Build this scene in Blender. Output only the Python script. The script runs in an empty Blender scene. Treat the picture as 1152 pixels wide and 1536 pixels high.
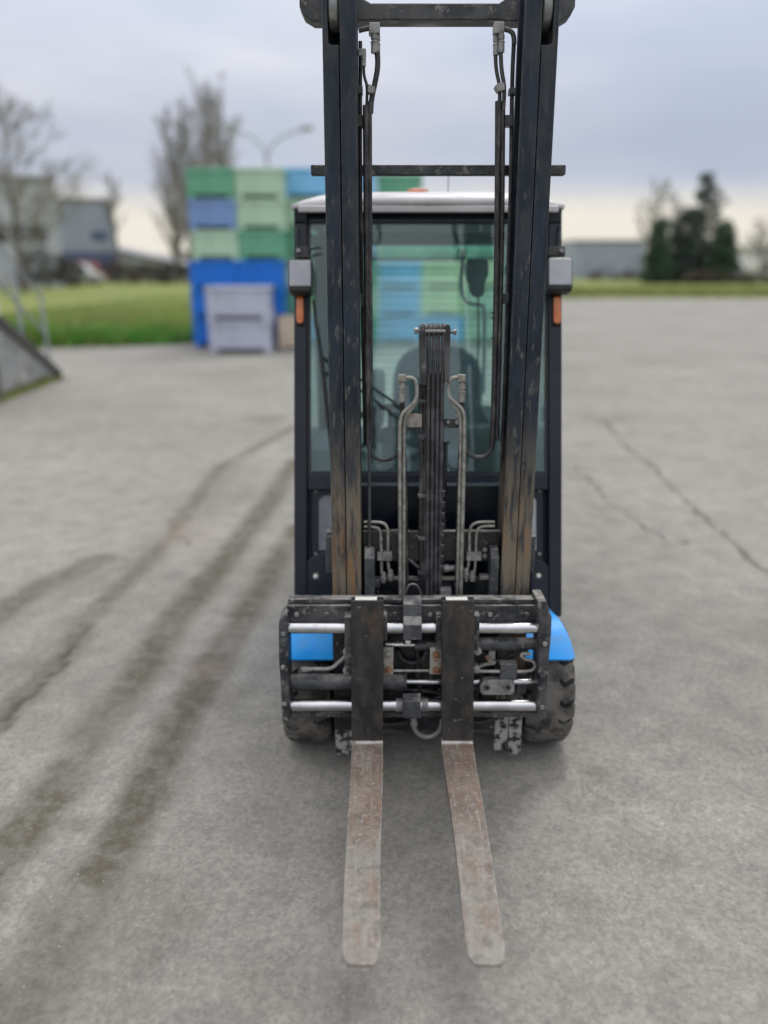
import bpy, bmesh, math, random
import numpy as np
from mathutils import Vector, Matrix, noise
R = math.radians
random.seed(7); rng = np.random.default_rng(7)
scn = bpy.context.scene
COL = scn.collection

# ------------------------------------------------------------------ camera
F_PX, CAM_H, PITCH = 1154.0, 1.70, R(17.7)
cam_d = bpy.data.cameras.new('camera'); cam = bpy.data.objects.new('camera', cam_d); COL.objects.link(cam)
cam_d.sensor_fit = 'HORIZONTAL'; cam_d.sensor_width = 36.0; cam_d.lens = 36.0 * F_PX / 1152.0
cam_d.clip_start = 0.05; cam_d.clip_end = 4000
cam.location = (0, 0, CAM_H); cam.rotation_euler = (R(90) - PITCH, 0, 0)
cam_d.dof.use_dof = True; cam_d.dof.focus_distance = 2.22; cam_d.dof.aperture_fstop = 1.05
scn.camera = cam
scn.render.resolution_x, scn.render.resolution_y = 768, 1024
# ------------------------------------------------------------------ sky, sun, exposure
SUN_EL, SUN_AZ = 60.0, 20.0         # high, beyond the truck, veiled by cloud
world = bpy.data.worlds.new('World'); scn.world = world; world.use_nodes = True
wn, wl = world.node_tree.nodes, world.node_tree.links
wn.clear()
def wnode(t, **k):
    n = wn.new(t)
    for a, b in k.items(): setattr(n, a, b)
    return n
w_out = wnode('ShaderNodeOutputWorld'); w_bg = wnode('ShaderNodeBackground')
w_tc = wnode('ShaderNodeTexCoord')
w_sky = wnode('ShaderNodeTexSky', sky_type='NISHITA', sun_disc=False)
w_sky.sun_elevation = R(SUN_EL); w_sky.sun_rotation = R(SUN_AZ); w_sky.dust_density = 3.0
w_sep = wnode('ShaderNodeSeparateXYZ'); wl.new(w_tc.outputs['Generated'], w_sep.inputs[0])
w_map = wnode('ShaderNodeMapping'); w_map.inputs['Scale'].default_value = (1.0, 1.0, 3.8); w_map.inputs['Location'].default_value = (0.35, 0.2, 0.1)
wl.new(w_tc.outputs['Generated'], w_map.inputs[0])
w_n1 = wnode('ShaderNodeTexNoise'); w_n1.inputs['Scale'].default_value = 1.9; w_n1.inputs['Detail'].default_value = 5; w_n1.inputs['Roughness'].default_value = 0.5
wl.new(w_map.outputs[0], w_n1.inputs['Vector'])
# cloud deck: lit grey to lavender-blue undersides
w_cr = wnode('ShaderNodeValToRGB'); wl.new(w_n1.outputs['Fac'], w_cr.inputs[0])
e = w_cr.color_ramp.elements
e[0].position = 0.36; e[0].color = (0.47, 0.525, 0.655, 1)
e[1].position = 0.67; e[1].color = (0.70, 0.715, 0.78, 1)
x_ = e.new(0.46); x_.color = (0.52, 0.57, 0.69, 1)
x_ = e.new(0.58); x_.color = (0.595, 0.625, 0.72, 1)
# thin bright gap between the cloud deck and the horizon
w_el = wnode('ShaderNodeMath', operation='MULTIPLY_ADD'); wl.new(w_n1.outputs['Fac'], w_el.inputs[0]); w_el.inputs[1].default_value = -0.06; wl.new(w_sep.outputs['Z'], w_el.inputs[2])
w_gap = wnode('ShaderNodeMapRange', interpolation_type='SMOOTHSTEP'); wl.new(w_el.outputs[0], w_gap.inputs[0])
w_gap.inputs[1].default_value = 0.022; w_gap.inputs[2].default_value = 0.078; w_gap.inputs[3].default_value = 1; w_gap.inputs[4].default_value = 0
w_m1 = wnode('ShaderNodeMix', data_type='RGBA'); wl.new(w_gap.outputs[0], w_m1.inputs[0]); wl.new(w_cr.outputs[0], w_m1.inputs[6]); w_m1.inputs[7].default_value = (0.90, 0.85, 0.75, 1)
# an overcast vault is about three times as bright overhead as at the horizon
w_ci = wnode('ShaderNodeMapRange'); wl.new(w_sep.outputs['Z'], w_ci.inputs[0]); w_ci.inputs[1].default_value = 0.15; w_ci.inputs[2].default_value = 1.0; w_ci.inputs[3].default_value = 1.0; w_ci.inputs[4].default_value = 2.7
w_zf = wnode('ShaderNodeMapRange'); wl.new(w_sep.outputs['Z'], w_zf.inputs[0]); w_zf.inputs[1].default_value = 0.25; w_zf.inputs[2].default_value = 0.7; w_zf.inputs[4].default_value = 0.85
w_m2 = wnode('ShaderNodeMix', data_type='RGBA'); wl.new(w_zf.outputs[0], w_m2.inputs[0]); wl.new(w_m1.outputs[2], w_m2.inputs[6]); w_m2.inputs[7].default_value = (0.69, 0.675, 0.655, 1)
w_mul = wnode('ShaderNodeVectorMath', operation='SCALE'); wl.new(w_m2.outputs[2], w_mul.inputs[0]); wl.new(w_ci.outputs[0], w_mul.inputs['Scale'])
w_s10 = wnode('ShaderNodeVectorMath', operation='SCALE'); wl.new(w_mul.outputs[0], w_s10.inputs[0]); w_s10.inputs['Scale'].default_value = 10.0
w_mx = wnode('ShaderNodeMix', data_type='RGBA'); w_mx.inputs[0].default_value = 0.96
wl.new(w_sky.outputs[0], w_mx.inputs[6]); wl.new(w_s10.outputs[0], w_mx.inputs[7])
wl.new(w_mx.outputs[2], w_bg.inputs[0]); w_bg.inputs[1].default_value = 0.1
wl.new(w_bg.outputs[0], w_out.inputs[0])
sun_d = bpy.data.lights.new('sun', 'SUN'); sun_d.energy = 1.4; sun_d.angle = R(20); sun_d.color = (1.0, 0.96, 0.90)
sun = bpy.data.objects.new('sun', sun_d); COL.objects.link(sun)
_az = R(SUN_AZ); _d = Vector((math.sin(_az) * math.cos(R(SUN_EL)), math.cos(_az) * math.cos(R(SUN_EL)), math.sin(R(SUN_EL))))
sun.rotation_euler = _d.to_track_quat('Z', 'Y').to_euler(); sun.location = (0, 0, 30)
scn.view_settings.view_transform = 'Standard'; scn.view_settings.look = 'None'; scn.view_settings.gamma = 1.0
scn.view_settings.exposure = 0.0; scn.view_settings.use_curve_mapping = False
scn.cycles.max_bounces = 10; scn.cycles.transparent_max_bounces = 16; scn.cycles.caustics_reflective = False; scn.cycles.caustics_refractive = False
scn.cycles.use_denoising = True

# ------------------------------------------------------------------ frames: a leaning upright plane, and where a line of sight meets it
class Fr:
    def __init__(s, O, tilt):
        s.O = Vector(O); s.T = Vector((0, math.sin(tilt), math.cos(tilt))); s.N = Vector((0, math.cos(tilt), -math.sin(tilt)))
    def p(s, u, v, w): return s.O + Vector((u, 0, 0)) + s.N * v + s.T * w
    def q(s, px, py, v):
        d = Vector((0, math.cos(PITCH), -math.sin(PITCH))) + Vector(((px - 576) / F_PX, 0, 0)) + Vector((0, math.sin(PITCH), math.cos(PITCH))) * ((768 - py) / F_PX)
        C = Vector((0, 0, CAM_H)); k = (v - (C - s.O).dot(s.N)) / d.dot(s.N); P = C + d * k - s.O
        return P.x, P.dot(s.T)
    def P(s, px, py, v):
        u, w = s.q(px, py, v); return s.p(u, v, w)
W = Fr((0, 0, 0), 0)                       # the world itself: u = X, v = Y, w = Z
MF = Fr((0, 2.36, 0.64), R(2.4))           # mast, tilted slightly back
CF = Fr((0, 2.62, 0.52), R(17.6))          # raked cab front
def gpt(px, py):
    a = PITCH + math.atan((py - 768) / F_PX); Y = CAM_H / math.tan(a); return Vector((W.q(px, py, Y)[0], Y, 0))

# ------------------------------------------------------------------ mesh builder
def rootloc(o):
    while o.parent: o = o.parent
    return o.location
class G:
    def __init__(s): s.v = []; s.f = []
    def add(s, vs, fs):
        k = len(s.v); s.v += [tuple(p) for p in vs]; s.f += [tuple(i + k for i in f) for f in fs]; return s
    def box(s, u0, u1, v0, v1, w0, w1, fr=W):
        vs = [fr.p(u, v, w) for w in (w0, w1) for v in (v0, v1) for u in (u0, u1)]
        return s.add(vs, [(0, 1, 3, 2), (4, 6, 7, 5), (0, 4, 5, 1), (1, 5, 7, 3), (3, 7, 6, 2), (2, 6, 4, 0)])
    def rect(s, fr, x0, y0, x1, y1, v0, v1):
        ym = (y0 + y1) / 2; u0 = fr.q(x0, ym, v0)[0]; u1 = fr.q(x1, ym, v0)[0]; xm = (x0 + x1) / 2
        return s.box(u0, u1, v0, v1, fr.q(xm, y1, v0)[1], fr.q(xm, y0, v0)[1], fr)
    def prism(s, poly, fr, v0, v1):
        n = len(poly); a = sum(poly[i][0] * poly[(i + 1) % n][1] - poly[(i + 1) % n][0] * poly[i][1] for i in range(n))
        if a < 0: poly = poly[::-1]
        vs = [fr.p(u, v0, w) for u, w in poly] + [fr.p(u, v1, w) for u, w in poly]
        return s.add(vs, [tuple(range(n)), tuple(range(2 * n - 1, n - 1, -1))] + [(i, i + n, (i + 1) % n + n, (i + 1) % n) for i in range(n)])
    def pxpoly(s, fr, pts, v0, v1): return s.prism([fr.q(x, y, v0) for x, y in pts], fr, v0, v1)
    def tube(s, pts, r, n=8, caps=True, ph=0.):
        pts = [Vector(p) for p in pts]; m = len(pts); rr = r if hasattr(r, '__len__') else [r] * m
        t0 = (pts[1] - pts[0]).normalized(); a = Vector((1, 0, 0)) if abs(t0.x) < .8 else Vector((0, 0, 1)); nrm = (a - t0 * a.dot(t0)).normalized()
        vs = []
        for i, p in enumerate(pts):
            t = (pts[min(i + 1, m - 1)] - pts[max(i - 1, 0)]).normalized()
            nrm = (nrm - t * nrm.dot(t)).normalized(); b = t.cross(nrm)
            vs += [p + (nrm * math.cos(2 * math.pi * k / n + ph) + b * math.sin(2 * math.pi * k / n + ph)) * rr[i] for k in range(n)]
        fs = [(i * n + k, i * n + (k + 1) % n, (i + 1) * n + (k + 1) % n, (i + 1) * n + k) for i in range(m - 1) for k in range(n)]
        if caps: fs += [tuple(range(n - 1, -1, -1)), tuple(range((m - 1) * n, m * n))]
        return s.add(vs, fs)
    def pipe(s, fr, pts, r, v, n=8, it=2):
        return s.tube(smooth([fr.P(x, y, (z if z is not None else v)) for x, y, z in [(q + (None,))[:3] for q in pts]], it), r, n)
    def lathe(s, p, d, prof, n=20):
        p = Vector(p); d = Vector(d).normalized(); a = Vector((0, 0, 1)) if abs(d.z) < .8 else Vector((1, 0, 0)); x = (a - d * a.dot(d)).normalized(); y = d.cross(x)
        m = len(prof); vs = [p + d * t + (x * math.cos(2 * math.pi * k / n) + y * math.sin(2 * math.pi * k / n)) * r for t, r in prof for k in range(n)]
        fs = [(i * n + k, i * n + (k + 1) % n, (i + 1) * n + (k + 1) % n, (i + 1) * n + k) for i in range(m - 1) for k in range(n)]
        return s.add(vs, fs + [tuple(range(n - 1, -1, -1)), tuple(range((m - 1) * n, m * n))])
    def build(s, name, m, parent=None, bevel=0, smooth_a=38, seg=2):
        me = bpy.data.meshes.new(name); o0 = rootloc(parent) if parent else Vector((0, 0, 0))
        me.from_pydata([(x - o0.x, y - o0.y, z - o0.z) for x, y, z in s.v], [], s.f)
        bm = bmesh.new(); bm.from_mesh(me); bmesh.ops.recalc_face_normals(bm, faces=bm.faces); bm.to_mesh(me); bm.free()
        if smooth_a:
            me.polygons.foreach_set('use_smooth', [True] * len(me.polygons)); me.set_sharp_from_angle(angle=R(smooth_a))
        me.materials.append(m)
        o = bpy.data.objects.new(name, me); COL.objects.link(o); o.parent = parent
        if bevel:
            b = o.modifiers.new('bevel', 'BEVEL'); b.width = bevel; b.segments = seg; b.limit_method = 'ANGLE'; b.angle_limit = R(38); b.harden_normals = True
        return o
def smooth(pts, it=2):
    pts = [Vector(p) for p in pts]
    for _ in range(it):
        q = [pts[0]]
        for a, b in zip(pts, pts[1:]): q += [a * .75 + b * .25, a * .25 + b * .75]
        pts = q + [pts[-1]]
    return pts
def tag(o, label, cat=None, group=None, kind=None):
    if label: o['label'] = label
    if cat: o['category'] = cat
    if group: o['group'] = group
    if kind: o['kind'] = kind
    return o
def empty(name, loc, label, cat, group=None):
    o = bpy.data.objects.new(name, None); COL.objects.link(o); o.location = loc; o.empty_display_size = .2; return tag(o, label, cat, group)
def bolt(g, P, d, r=.007, h=.006): g.lathe(P, d, [(0, r), (h, r), (h + .0015, r * .8)], 6)

# ------------------------------------------------------------------ materials
def mat(name, c, c2=None, s=9, lo=.4, hi=.62, rough=.5, rvar=.2, metal=0., bump=0., bs=70, layers=(), edge=None, spec=.5, stretch=(1, 1, 1), coat=0):
    m = bpy.data.materials.new(name); m.use_nodes = True; nt = m.node_tree; N = nt.nodes; L = nt.links
    b = N['Principled BSDF']; tc = N.new('ShaderNodeTexCoord')
    def nz(scale, st=(1, 1, 1), det=6, ro=.6):
        mp = N.new('ShaderNodeMapping'); mp.inputs['Scale'].default_value = st; L.new(tc.outputs['Object'], mp.inputs[0])
        n = N.new('ShaderNodeTexNoise'); n.inputs['Scale'].default_value = scale; n.inputs['Detail'].default_value = det; n.inputs['Roughness'].default_value = ro
        L.new(mp.outputs[0], n.inputs['Vector']); return n.outputs['Fac']
    def mr(x, a, b2, o0=0., o1=1.):
        n = N.new('ShaderNodeMapRange'); n.interpolation_type = 'SMOOTHSTEP'; L.new(x, n.inputs[0])
        for i, q in enumerate((a, b2, o0, o1)): n.inputs[i + 1].default_value = q
        return n.outputs[0]
    def mix(f, a, col):
        n = N.new('ShaderNodeMix'); n.data_type = 'RGBA'; L.new(f, n.inputs[0])
        if isinstance(a, tuple): n.inputs[6].default_value = (*a, 1)
        else: L.new(a, n.inputs[6])
        n.inputs[7].default_value = (*col, 1); return n.outputs[2]
    def mul(a, b2):
        n = N.new('ShaderNodeMath'); n.operation = 'MULTIPLY'; L.new(a, n.inputs[0]); L.new(b2, n.inputs[1]); return n.outputs[0]
    base_n = nz(s, stretch)
    col = mix(mr(base_n, lo, hi), tuple(c), tuple(c2 or [x * 1.5 for x in c]))
    rg = mr(base_n, .3, .7, rough - rvar / 2, rough + rvar / 2)
    mt = None
    for l in layers:
        f = mr(nz(l.get('s', 20), l.get('st', (1, 1, 1)), l.get('det', 8), .65), *l['t'])
        if 'z' in l:
            sx = N.new('ShaderNodeSeparateXYZ'); L.new(tc.outputs['Object'], sx.inputs[0]); f = mul(f, mr(sx.outputs[l.get('ax', 'Z')], *l['z']))
        if l.get('up'):
            gn = N.new('ShaderNodeNewGeometry'); sx = N.new('ShaderNodeSeparateXYZ'); L.new(gn.outputs['Normal'], sx.inputs[0]); f = mul(f, mr(sx.outputs['Z'], .35, .9))
        col = mix(f, col, l['c'])
        n = N.new('ShaderNodeMix'); L.new(f, n.inputs[0]); L.new(rg, n.inputs[2]); n.inputs[3].default_value = l.get('r', .8); rg = n.outputs[0]
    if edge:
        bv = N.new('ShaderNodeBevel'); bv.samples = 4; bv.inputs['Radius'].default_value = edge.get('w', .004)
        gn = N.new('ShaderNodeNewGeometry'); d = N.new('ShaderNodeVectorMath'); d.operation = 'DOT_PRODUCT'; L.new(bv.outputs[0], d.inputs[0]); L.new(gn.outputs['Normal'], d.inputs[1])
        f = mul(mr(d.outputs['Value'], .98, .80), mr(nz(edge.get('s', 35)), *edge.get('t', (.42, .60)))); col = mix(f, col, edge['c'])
    L.new(col, b.inputs['Base Color']); L.new(rg, b.inputs['Roughness']); b.inputs['Metallic'].default_value = metal
    b.inputs['Specular IOR Level'].default_value = spec; b.inputs['Coat Weight'].default_value = coat
    if bump:
        bp = N.new('ShaderNodeBump'); bp.inputs['Strength'].default_value = bump; bp.inputs['Distance'].default_value = .004; L.new(nz(bs), bp.inputs['Height']); L.new(bp.outputs[0], b.inputs['Normal'])
    return m
DUST = dict(c=(.30, .29, .27), s=14, t=(.40, .62), up=True, r=.9)
DUSTL = dict(c=(.22, .22, .22), s=26, t=(.52, .72), r=.85)
black = mat('black_paint', (.008, .011, .019), (.020, .025, .036), rough=.42, rvar=.2, layers=[DUSTL | {'t': (.60, .80)}], bump=.06)
blackworn = mat('black_worn_paint', (.014, .016, .021), (.034, .037, .044), rough=.45, layers=[dict(c=(.20, .195, .19), s=30, t=(.53, .66), r=.8), dict(c=(.12, .055, .03), s=17, t=(.66, .74)), dict(c=(.085, .085, .088), s=9, t=(.42, .65), r=.8), DUST], edge=dict(c=(.33, .32, .31), w=.004), bump=.15)
greasy = mat('greasy_black', (.006, .007, .01), (.018, .02, .024), rough=.28, rvar=.25, layers=[dict(c=(.24, .24, .24), s=42, t=(.60, .67), r=.6), DUST], edge=dict(c=(.3, .3, .29), w=.003), bump=.35, bs=90)
cabpaint = mat('cab_black_paint', (.005, .009, .018), (.011, .016, .028), spec=.35, rough=.36, rvar=.14, s=5, layers=[dict(c=(.06, .065, .07), s=9, t=(.60, .85), r=.7)], edge=dict(c=(.15, .16, .17), w=.004, s=20))
rail_m = mat('mast_rail_steel', (.007, .013, .025), (.018, .027, .043), s=6, rough=.46, rvar=.22, spec=.3, stretch=(4, 4, .7), layers=[
    dict(c=(.045, .046, .05), s=5, st=(3, 3, 1.2), t=(.45, .75), r=.75),
    dict(c=(.165, .14, .105), s=7, st=(7, 7, .8), t=(.34, .58), z=(1.35, .85), r=.6),
    dict(c=(.22, .12, .06), s=5, st=(9, 9, 1.1), t=(.47, .64), z=(1.1, .7), r=.75),
    dict(c=(.13, .125, .118), s=36, st=(2, 2, .45), t=(.55, .70), z=(2.6, 1.1), r=.7),
    dict(c=(.018, .018, .020), s=5, t=(.0, .05), z=(.46, .34), r=.6), dict(c=(.33, .33, .315), s=38, t=(.43, .53), z=(.34, .24), r=.8)], edge=dict(c=(.17, .165, .155), w=.005, t=(.30, .55)), bump=.1)  # edge wear run nearly continuous, so bevel highlights are painted in too
fork_m = mat('fork_steel', (.013, .013, .015), (.036, .033, .031), s=10, rough=.55, stretch=(2, 2, 1), layers=[
    dict(c=(.085, .055, .036), s=13, st=(1, 1, .5), t=(.54, .76), r=.8), dict(c=(.17, .16, .15), s=40, t=(.62, .72), r=.6)], edge=dict(c=(.21, .15, .10), w=.006, s=25), bump=.3, bs=50)
blade_m = mat('fork_blade_rust', (.15, .105, .082), (.205, .16, .135), s=12, rough=.62, rvar=.15, layers=[
    dict(c=(.215, .205, .186), s=11, t=(.28, .60), z=(-.62, -.98), ax='Y', r=.5), dict(c=(.19, .11, .065), s=12, st=(2, .5, 1), t=(.50, .80), r=.85), dict(c=(.27, .255, .235), s=16, st=(5, .35, 1), t=(.50, .72), r=.5),
    dict(c=(.10, .09, .08), s=30, t=(.44, .76), r=.8), dict(c=(.29, .275, .255), s=75, t=(.50, .74), r=.55), dict(c=(.60, .58, .55), s=30, t=(.30, .5), z=(-.385, -.372), ax='Y', r=.5)], edge=dict(c=(.50, .48, .45), w=.008, s=40), bump=.6, bs=70)
greysteel = mat('grey_steel', (.17, .175, .18), (.28, .28, .275), s=22, rough=.45, layers=[dict(c=(.05, .045, .04), s=30, t=(.56, .70))], edge=dict(c=(.45, .45, .44), w=.003), bump=.2, metal=.25)
zinc = mat('zinc_pipe', (.21, .205, .19), (.34, .33, .31), s=40, rough=.42, metal=.35, layers=[dict(c=(.06, .05, .045), s=36, t=(.58, .72))], bump=.15)
darkpipe = mat('dark_grey_tube', (.035, .038, .046), (.07, .074, .082), s=18, rough=.45, layers=[dict(c=(.22, .21, .19), s=30, t=(.60, .72), r=.9), DUST], bump=.1)
rustplate = mat('rusty_grey_plate', (.30, .28, .26), (.36, .34, .31), s=16, rough=.6, layers=[dict(c=(.22, .10, .05), s=24, t=(.52, .68), r=.9)], bump=.3, metal=.2)
rust = mat('rust', (.17, .075, .04), (.27, .14, .08), s=60, rough=.85, bump=.4)
chrome = mat('chrome', (.48, .49, .52), (.60, .61, .63), s=12, rough=.2, rvar=.12, metal=1., layers=[dict(c=(.45, .43, .41), s=16, st=(.6, 2, 2), t=(.62, .78), r=.5)])
hose_m = mat('hose_rubber', (.013, .013, .016), (.035, .034, .038), s=30, rough=.5, layers=[dict(c=(.13, .125, .125), s=18, st=(2, 2, .5), t=(.50, .72), r=.8)], bump=.15)
hose_g = mat('hose_faded', (.028, .027, .033), (.075, .072, .08), s=24, rough=.5, layers=[dict(c=(.012, .012, .014), s=8, t=(.55, .7), z=(1.1, .7))], bump=.15)
rubber = mat('tyre_rubber', (.022, .021, .020), (.045, .042, .039), s=14, rough=.75, layers=[dict(c=(.15, .142, .13), s=16, t=(.36, .62), r=.95)], bump=.35, bs=55)
rubber_dark = mat('tyre_core_rubber', (.012, .012, .012), (.022, .021, .02), s=14, rough=.8, bump=.3)  # dust-free and darkened, so groove shade is put into the colour
blue = mat('blue_paint', (.014, .34, .93), (.018, .36, .96), s=6, spec=.3, rough=.34, rvar=.1, layers=[dict(c=(.03, .10, .25), s=16, t=(.62, .80), r=.6), dict(c=(.16, .30, .50), s=7, t=(.44, .78), r=.7)])
white = mat('white_roof', (.50, .49, .52), (.60, .59, .62), s=5, rough=.4, layers=[dict(c=(.45, .43, .43), s=7, st=(1, 1, 4), t=(.55, .75))])
sticker = mat('sticker', (.70, .69, .66), (.80, .79, .76), s=60, rough=.6)
orange = mat('orange_lens', (.52, .12, .012), (.62, .17, .02), s=40, rough=.22, rvar=.05, coat=.6)
lens = mat('lamp_lens', (.30, .31, .36), (.38, .39, .44), s=6, rough=.25, rvar=.1, coat=.4)
cloth = mat('seat_cloth', (.13, .155, .195), (.19, .21, .25), s=30, rough=.9, bump=.2)
plastic = mat('black_plastic', (.012, .013, .016), (.022, .023, .026), s=30, rough=.5, bump=.1)
headliner = mat('headliner', (.16, .19, .23), (.20, .23, .27), s=8, rough=.85)
trim = mat('cab_trim_grey', (.38, .42, .43), (.46, .50, .51), s=10, rough=.6)
def glass(name, tint, refl=.9, lines=False):
    m = bpy.data.materials.new(name); m.use_nodes = True; N = m.node_tree.nodes; L = m.node_tree.links; N.clear()
    o = N.new('ShaderNodeOutputMaterial'); t = N.new('ShaderNodeBsdfTransparent'); g = N.new('ShaderNodeBsdfGlossy'); mx = N.new('ShaderNodeMixShader'); fr = N.new('ShaderNodeFresnel')
    t.inputs[0].default_value = (*tint, 1); g.inputs['Roughness'].default_value = .02; g.inputs[0].default_value = (refl, refl, refl, 1); fr.inputs[0].default_value = 1.5
    L.new(fr.outputs[0], mx.inputs[0]); L.new(t.outputs[0], mx.inputs[1]); L.new(g.outputs[0], mx.inputs[2]); sh = mx.outputs[0]
    # film of dust on the pane, tinted teal to paint in reflected sky; printed heater wires on the rear one
    tc = N.new('ShaderNodeTexCoord'); nz = N.new('ShaderNodeTexNoise'); nz.inputs['Scale'].default_value = 4; nz.inputs['Detail'].default_value = 7; L.new(tc.outputs['Object'], nz.inputs['Vector'])
    r = N.new('ShaderNodeMapRange'); L.new(nz.outputs['Fac'], r.inputs[0]); r.inputs[1].default_value = .35; r.inputs[2].default_value = .75; r.inputs[3].default_value = .03; r.inputs[4].default_value = .075
    df = N.new('ShaderNodeBsdfDiffuse'); df.inputs[0].default_value = (.50, .80, .80, 1); m2 = N.new('ShaderNodeMixShader'); L.new(r.outputs[0], m2.inputs[0]); L.new(sh, m2.inputs[1]); L.new(df.outputs[0], m2.inputs[2]); sh = m2.outputs[0]
    if lines:
        sp = N.new('ShaderNodeSeparateXYZ'); L.new(tc.outputs['Object'], sp.inputs[0]); a = N.new('ShaderNodeMath'); a.operation = 'MODULO'; L.new(sp.outputs['Z'], a.inputs[0]); a.inputs[1].default_value = .036
        c = N.new('ShaderNodeMath'); c.operation = 'LESS_THAN'; L.new(a.outputs[0], c.inputs[0]); c.inputs[1].default_value = .0018
        d2 = N.new('ShaderNodeBsdfDiffuse'); d2.inputs[0].default_value = (.10, .15, .15, 1); m3 = N.new('ShaderNodeMixShader'); L.new(c.outputs[0], m3.inputs[0]); L.new(sh, m3.inputs[1]); L.new(d2.outputs[0], m3.inputs[2]); sh = m3.outputs[0]
    L.new(sh, o.inputs[0]); return m
screen_glass = glass('windscreen_glass', (.88, 1.0, .995))
rear_glass = glass('rear_glass', (.93, 1.0, .99), lines=True)
side_glass = glass('side_glass', (.93, 1.0, .985))

# ------------------------------------------------------------------ ground
def asphalt_material():
    m = bpy.data.materials.new('asphalt'); m.use_nodes = True; nt = m.node_tree; N = nt.nodes; L = nt.links; b = N['Principled BSDF']; tc = N.new('ShaderNodeTexCoord')
    def nz(s, d=6, r=.6):
        n = N.new('ShaderNodeTexNoise'); n.inputs['Scale'].default_value = s; n.inputs['Detail'].default_value = d; n.inputs['Roughness'].default_value = r; L.new(tc.outputs['Object'], n.inputs['Vector']); return n.outputs['Fac']
    def ramp(x, *st):
        n = N.new('ShaderNodeValToRGB'); L.new(x, n.inputs[0]); e = n.color_ramp.elements
        for i, (p, c) in enumerate(st):
            q = e[i] if i < 2 else e.new(p); q.position = p; q.color = (*c, 1)
        return n.outputs[0]
    def mx(f, a, c, mode='MIX'):
        n = N.new('ShaderNodeMix'); n.data_type = 'RGBA'; n.blend_type = mode
        for s, x in ((n.inputs[0], f), (n.inputs[6], a), (n.inputs[7], c)):
            if isinstance(x, float): s.default_value = x
            elif isinstance(x, tuple): s.default_value = (*x, 1)
            else: L.new(x, s)
        return n.outputs[2]
    big = ramp(nz(.55, 4, .55), (.3, (.205, .198, .186)), (.72, (.282, .273, .259)))
    mid = ramp(nz(6, 5, .6), (.3, (.82, .825, .82)), (.7, (1.15, 1.145, 1.13)))
    fine = ramp(nz(38, 6, .75), (.32, (.80, .805, .805)), (.68, (1.18, 1.18, 1.16)))
    agg = N.new('ShaderNodeTexVoronoi'); agg.inputs['Scale'].default_value = 85; L.new(tc.outputs['Object'], agg.inputs['Vector'])
    ag = ramp(agg.outputs['Color'], (.1, (.86, .86, .86)), (.9, (1.13, 1.13, 1.12)))
    col = mx(1., mx(1., mx(1., big, mid, 'MULTIPLY'), fine, 'MULTIPLY'), ag, 'MULTIPLY')
    at = N.new('ShaderNodeAttribute'); at.attribute_name = 'stain'
    gr = N.new('ShaderNodeMapRange'); L.new(nz(16, 8, .75), gr.inputs[0]); gr.inputs[1].default_value = .34; gr.inputs[2].default_value = .62; gr.inputs[3].default_value = .5; gr.inputs[4].default_value = 1.15
    gm = N.new('ShaderNodeMath'); gm.operation = 'MULTIPLY'; L.new(at.outputs['Fac'], gm.inputs[0]); L.new(gr.outputs[0], gm.inputs[1])
    col = mx(gm.outputs[0], col, (.092, .084, .066))
    pa = N.new('ShaderNodeMapRange'); L.new(nz(.9, 7, .62), pa.inputs[0]); pa.inputs[1].default_value = .52; pa.inputs[2].default_value = .74; pa.inputs[4].default_value = .42
    col = mx(pa.outputs[0], col, (.15, .145, .128))
    sp = N.new('ShaderNodeTexVoronoi'); sp.inputs['Scale'].default_value = 22; L.new(tc.outputs['Object'], sp.inputs['Vector'])
    sm = N.new('ShaderNodeMapRange'); L.new(sp.outputs['Distance'], sm.inputs[0]); sm.inputs[1].default_value = .10; sm.inputs[2].default_value = .03; sm.inputs[4].default_value = .55
    col = mx(sm.outputs[0], col, (.40, .39, .36))
    at2 = N.new('ShaderNodeAttribute'); at2.attribute_name = 'crack'; col = mx(at2.outputs['Fac'], col, (.055, .052, .042))
    at3 = N.new('ShaderNodeAttribute'); at3.attribute_name = 'tint'; col = mx(at3.outputs['Fac'], col, (.30, .235, .20))
    L.new(col, b.inputs['Base Color']); b.inputs['Roughness'].default_value = .88; b.inputs['Specular IOR Level'].default_value = .3
    bp = N.new('ShaderNodeBump'); bp.inputs['Strength'].default_value = .5; bp.inputs['Distance'].default_value = .006; L.new(nz(70, 6, .7), bp.inputs['Height']); L.new(bp.outputs[0], b.inputs['Normal'])
    return m
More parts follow.
